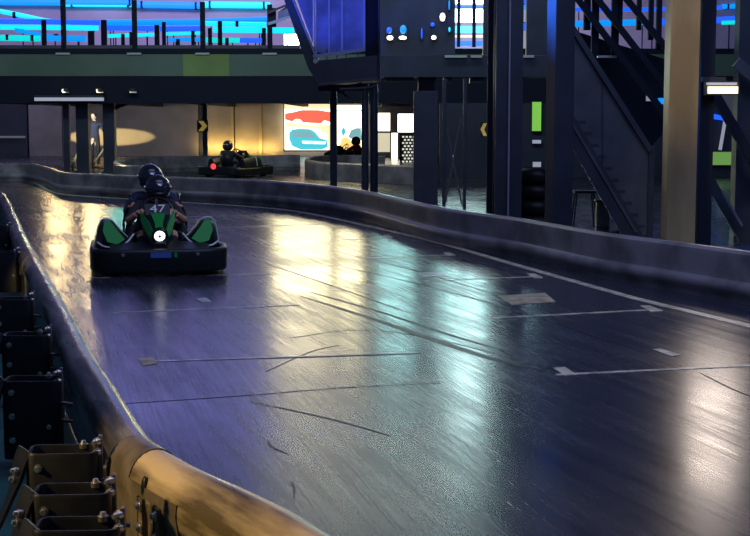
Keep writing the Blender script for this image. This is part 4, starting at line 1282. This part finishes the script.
    # seats
    for yy, zz, use in ((.30, 0, True), (.70, .10, tandem)):
        if not use: continue
        mb = MB(); rings = []
        for (y, z, w, lip) in ((yy - .26, .16 + zz, .17, .08), (yy - .08, .115 + zz, .185, .12), (yy + .06, .125 + zz, .19, .15), (yy + .15, .22 + zz, .19, .12), (yy + .21, .42 + zz, .185, .09), (yy + .25, .62 + zz, .165, .05)):
            up_ = V(0, 0.0, 1) if z < .2 + zz else V(0, -1, .2)
            ring = []
            for k in range(9):
                u = -1 + 2 * k / 8
                ring.append(mb.bm.verts.new(V(u * w, y, z) + up_.normalized() * lip * abs(u) ** 3))
            rings.append(ring)
        for a, b in zip(rings[:-1], rings[1:]):
            for j in range(8): mb.bm.faces.new((a[j], a[j + 1], b[j + 1], b[j]))
        so = mb.build('seat', M_kart_black, t)
        md = so.modifiers.new('s', 'SOLIDIFY'); md.thickness = .012; md.offset = 0
    if tandem:
        for s in (-1, 1):
            mb = MB(); mb.tube(smooth_path([V(s * .335, .62, .12), V(s * .34, .50, .30), V(s * .33, .40, .52), V(s * .27, .33, .66), V(s * .255, .36, .74), V(s * .27, .46, .76)], 5), .013, 8); mb.build('grab_handle', M_tube, t)
    # steering
    tilt = Matrix.Translation((0, -.075, .60)) @ Matrix.Rotation(R(62), 4, 'X')
    mb = MB(); mb.tube([tilt @ V(.165 * math.cos(2 * PI * k / 28), .165 * math.sin(2 * PI * k / 28), 0) for k in range(28)] , .014, 8) if False else mb.sweep([tilt @ V(.165 * math.cos(2 * PI * k / 28), .165 * math.sin(2 * PI * k / 28), 0) for k in range(28)], [(.014 * math.cos(2 * PI * j / 8), .014 * math.sin(2 * PI * j / 8)) for j in range(8)], closed=True, up=(0, -.88, .47))
    sw = mb.build('steering_wheel', M_kart_black, t)
    for a in (90, 210, 330):
        mb = MB(); mb.bar(tilt @ V(0, 0, 0), tilt @ V(.16 * math.cos(R(a)), .16 * math.sin(R(a)), 0), .03, .008, up=(0, -.88, .47)); mb.build('spoke', M_kart_black, sw)
    mb = MB(); mb.cyl((0, -.075, .60), (0, -.50, .22), .012, n=10); mb.build('steering_column', M_tube, sw)
    # wheels
    for sx in (-1, 1):
        for y, r, w in ((-.56, .125, .12), (.56, .14, .19)):
            mb = MB(); x0 = sx * (.50 if y < 0 else .47)
            n = 28; prof = rrect(-w / 2, r * .5, w / 2, r, .03)
            rings = []
            for k in range(n):
                a = 2 * PI * k / n
                rings.append([mb.bm.verts.new((x0 + px_, y + rz_ * math.cos(a), r + .002 + rz_ * math.sin(a))) for px_, rz_ in prof])
            for k in range(n):
                a, b = rings[k], rings[(k + 1) % n]
                for j in range(len(prof)): mb.bm.faces.new((a[j], a[(j + 1) % len(prof)], b[(j + 1) % len(prof)], b[j]))
            wh = mb.build('wheel', M_tyre, t)
            mb = MB(); mb.cyl((x0 - w * .35, y, r), (x0 + w * .35, y, r), r * .52, n=20); mb.cyl((x0 - w * .5, y, r), (x0 + w * .5, y, r), r * .2, n=12); mb.build('hub', M_hub, wh)
    mb = MB(); mb.cyl((-.5, .56, .14), (.5, .56, .14), .018, n=12); mb.build('rear_axle', M_hub, t)
    mb = MB(); mb.box((.33 if tandem else .34, .42, .2), (.13, .26, .16), bev=.02); mb.cyl((.34, .42, .27), (.34, .42, .35), .045, n=16); mb.build('engine', M_tube, t)
    if tail:
        mb = MB(); mb.cyl((0, .93, .30), (0, .985, .30), .075, n=20); tl = mb.build('tail_lamp', M_taillamp, t)
        mb = MB(); mb.box((0, .93, .30), (.22, .05, .2), bev=.015); mb.build('lamp_bracket', M_kart_black, tl)
    return t

c = F(161, 277.5)
KY = R(11)
kx = c + Matrix.Rotation(KY, 3, 'Z') @ V(0, .95, 0)
make_kart('black and green go-kart number 47 with a lit round headlamp, driving towards us', (kx.x, kx.y, 0), KY, number='47')
up_in = {'L': (-.12, -.5, .35), 'R': (.12, -.5, .35)}
person('person in black with a glossy black helmet steering the kart with number 47', J_driver, (0, -1, -.05), (M_skin, M_black_cloth, M_black_cloth, M_shoe), (kx.x, kx.y, 0), KY,
       {'L': (-.25, -.75, .35), 'R': (.25, -.75, .35)}, {'L': (-.5, -.1, -.6), 'R': (.5, -.1, -.6)}, knees=True)
person('person with a plain dark helmet riding pillion behind the driver of kart 47', J_pass, (0, -1, 0), (M_skin, M_navy_cloth, M_black_cloth, M_shoe), (kx.x, kx.y, 0), KY,
       {'L': (-.05, -.6, .5), 'R': (.05, -.6, .5)}, {'L': (-.6, -.4, .0), 'R': (.6, -.4, .0)})
# far kart, seen from behind
c = F(236, 176.5); K2 = R(148)
make_kart('dark go-kart with a red tail lamp driving away beside the beige wall', (c.x, c.y, 0), K2, tandem=False, tail=True)
person('person with a black helmet driving the far kart with the red tail lamp', J_driver, (0.3, -1, 0), (M_skin, M_black_cloth, M_black_cloth, M_shoe), (c.x, c.y, 0), K2,
       {'L': (-.25, -.75, .35), 'R': (.25, -.75, .35)}, {'L': (-.5, -.1, -.6), 'R': (.5, -.1, -.6)})
c = D(347, 160, 45.0); K3 = R(-60)
make_kart('go-kart with teal pods half hidden behind the pit barrier below the lit posters', (c.x, 45.0, 0), K3, tandem=False)
person('person in a red top and dark helmet seated in a kart below the lit posters', J_driver, (0, -1, 0), (M_skin, M_red_cloth, M_black_cloth, M_shoe), (c.x, 45.0, 0), K3,
       {'L': (-.25, -.75, .35), 'R': (.25, -.75, .35)}, {'L': (-.5, -.1, -.6), 'R': (.5, -.1, -.6)})
# standing person under the deck
c = F(95.5, 166)
Jst = {'pelvis': V(0, 0, .93), 'spine': V(0, .0, 1.08), 'chest': V(0, 0.01, 1.27), 'neck': V(0, .0, 1.44), 'headbase': V(-.005, -.01, 1.51), 'head': V(-.02, -.03, 1.61),
       'shL': V(.18, .01, 1.38), 'elL': V(.29, .02, 1.14), 'wrL': V(.40, -.05, .95), 'shR': V(-.18, .01, 1.38), 'elR': V(-.23, .04, 1.11), 'wrR': V(-.2, -.06, .88),
       'hipL': V(.09, 0, .88), 'knL': V(.11, -.03, .49), 'anL': V(.10, .03, .09), 'toL': V(.11, -.13, .045),
       'hipR': V(-.09, 0, .88), 'knR': V(-.10, -.03, .49), 'anR': V(-.10, .03, .09), 'toR': V(-.12, -.13, .045)}
person('person in dark clothes standing between two dark columns under the deck, one arm out', Jst, (-.35, -1, 0), (mat('pale_skin', (0.75, 0.6, 0.5), 0.5), M_navy_cloth, M_black_cloth, M_shoe),
       (c.x, c.y, 0), 0, {'L': (.7, -.3, -.7), 'R': (0.0, -.2, -1)}, {'L': (0, -.6, -.5), 'R': (.3, -.7, 0)}, hair=True, helmet=False)
for a, b, lab in (((105, 148), (91.5, 164.5), 'pale slanted pole leaning by the standing person'), ((80.5, 146), (71.5, 165), 'pale slanted pole between the two left columns')):
    p, q = D(*b, 44.5), D(*a, 45.2)
    p.z = 0.0
    mb = MB(); mb.bar(p, q, 0.07, 0.035); mb.bar(p, p + V(.12, .1, .0) + V(0, 0, .02), 0.1, 0.03)
    tag(mb.build('slanted_pole', mat('pale_olive_metal', (0.4, 0.4, 0.26), 0.4) if 'pale_olive_metal' not in MATS else MATS['pale_olive_metal'], None), lab, 'pole')

# ------------------------------------------------------------------ lights
w = bpy.data.worlds.new('hall_air'); scene.world = w; w.use_nodes = True
bg = w.node_tree.nodes['Background']
bg.inputs['Color'].default_value = (0.30, 0.42, 1.0, 1)
bg.inputs['Strength'].default_value = 0.075

def look_at(o, target):
    d = Vector(target) - o.location
    o.rotation_euler = d.to_track_quat('-Z', 'Y').to_euler()
def area(name, loc, target, sx, sy, col, power, spread=180):
    l = bpy.data.lights.new(name, 'AREA'); l.shape = 'RECTANGLE'; l.size = sx; l.size_y = sy; l.color = col; l.energy = power; l.spread = R(spread)
    o = bpy.data.objects.new(name, l); COL.objects.link(o); o.location = loc; look_at(o, target); return o
def spot(name, loc, target, deg, col, power, blend=0.4, r=0.05):
    l = bpy.data.lights.new(name, 'SPOT'); l.spot_size = R(deg); l.spot_blend = blend; l.color = col; l.energy = power; l.shadow_soft_size = r
    o = bpy.data.objects.new(name, l); COL.objects.link(o); o.location = loc; look_at(o, target); return o
area('upper_wall_fill', (-4, 53, 9.5), (-4, 60, 5), 24, 2, (0.75, 0.6, 1.0), 900)  # unseen light added to wash the upper wall lilac
area('lower_wall_fill', (-11, 49, 1.9), (-11, 58, 0.9), 16, 0.4, (0.75, 0.72, 0.95), 110)  # added strip of light lifting the lower grey panels, no fitting there
area('warm_wall_fill', (-6.3, 53, 1.9), (-6.3, 58, 0.9), 3, 0.4, (1.0, 0.84, 0.66), 10)  # weak warm light added for the beige panels
area('wall_washer', (-5.6, 57.6, 0.25), (-5.6, 58.0, 0.6), 3.2, 0.1, (1.0, 0.66, 0.18), 40)
area('blue_hall_light', (-4.6, 32, 5.8), (-2.4, 9, 0), 4.5, 2.4, (0.30, 0.32, 1.0), 48)
area('teal_streak_fill', (1.6, 30.2, 2.62), (0.5, 10, 0), 3.1, 0.55, (0.5, 1.0, 0.97), 68)  # unseen area light added to make the teal streak on the floor
area('warm_streak_fill', (-1.5, 38.8, 3.0), (-0.6, 12, 0), 2.6, 1.4, (1.0, 0.88, 0.50), 140)  # added warm source before the fascia for the floor streak, no fitting there
area('near_floor_fill', (-0.2, 24, 4.9), (-0.1, 6, 0), 3.2, 0.8, (0.9, 1.0, 0.85), 26)  # unseen fill added to lift the floor in the near middle
area('overhead_fill', (2, 10, 9), (1, 12, 0), 10, 10, (0.48, 0.52, 1.0), 420)  # broad bluish fill added from above, stands for no lamp
area('deck_front_fill', (-4, 27, 8.5), (-5, 40, 2.6), 16, 1, (0.7, 0.9, 1.0), 650)  # fill added to brighten the deck fascia
area('structure_fill', (4, 6, 8), (4.5, 20, 2.0), 8, 1.5, (0.42, 0.62, 1.0), 240)  # navy fill added for the dark columns and stairs
for x in (-8.95, -7.95):
    area('under_deck_lamp', (x, 39.7, 2.28), (x * 0.45, 18, 0), 0.6, 0.25, (1.0, 0.74, 0.36), 50)
area('teal_barrier_fill', (-6.6, 38.5, 1.85), (-6.2, 35, 0.3), 1.5, 0.3, (0.3, 1.0, 0.85), 16)  # small light added to tint the far barrier teal
area('person_fill', (-9.9, 43, 1.9), (-9.3, 45.7, 1.3), 0.6, 0.2, (1.0, 0.92, 0.8), 32, 70)  # fill added so the standing person shows up
spot('warm_barrier_spot', (-3.6, 3.6, 2.2), (-0.55, 4.45, 0.3), 40, (1.0, 0.70, 0.28), 520, 0.7, 0.15)
area('flood_beam', (D(722, 90, 15.1).x, 15.12, D(722, 90, 15.1).z - 0.02), (2.2, 6, 0.0), 0.5, 0.12, (1.0, 0.84, 0.72), 11)
spot('joint_spot', (-2.7, 7.2, 2.2), (-2.93, 11.7, 0.33), 7, (1.0, 0.75, 0.35), 600, 0.5, 0.05)  # extra spot added for the warm glint at the rail joint
kb = spot('kart_beam', (-12.2, 52.5, 0.72), (-11.0, 58, 0.78), 36, (1.0, 0.72, 0.25), 2600, 0.2, 0.05); kb.scale = (1.0, 0.2, 1.0)
spot('pillar_spot', (1.5, 9.5, 4.2), (3.32, 14.5, 2.1), 20, (1.0, 0.78, 0.4), 480, 1.0, 0.15)  # spot added to brighten the tan pillar
spot('blue_pillar_spot', (0.6, 16.95, 4.4), (2.07, 16.72, 3.2), 34, (0.05, 0.24, 1.0), 3500, 0.9, 0.08)
spot('blue_panel_spot', (-3.5, 17, 5.5), (-0.7, 25, 3.85), 14, (0.03, 0.09, 1.0), 1500, 0.3, 0.1)

# ------------------------------------------------------------------ render look
scene.view_settings.view_transform = 'Standard'
scene.view_settings.look = 'None'
scene.view_settings.exposure = 0.0
scene.view_settings.gamma = 1.0
scene.view_settings.use_curve_mapping = False
scene.cycles.use_denoising = True
scene.cycles.max_bounces = 6
scene.cycles.sample_clamp_indirect = 6.0
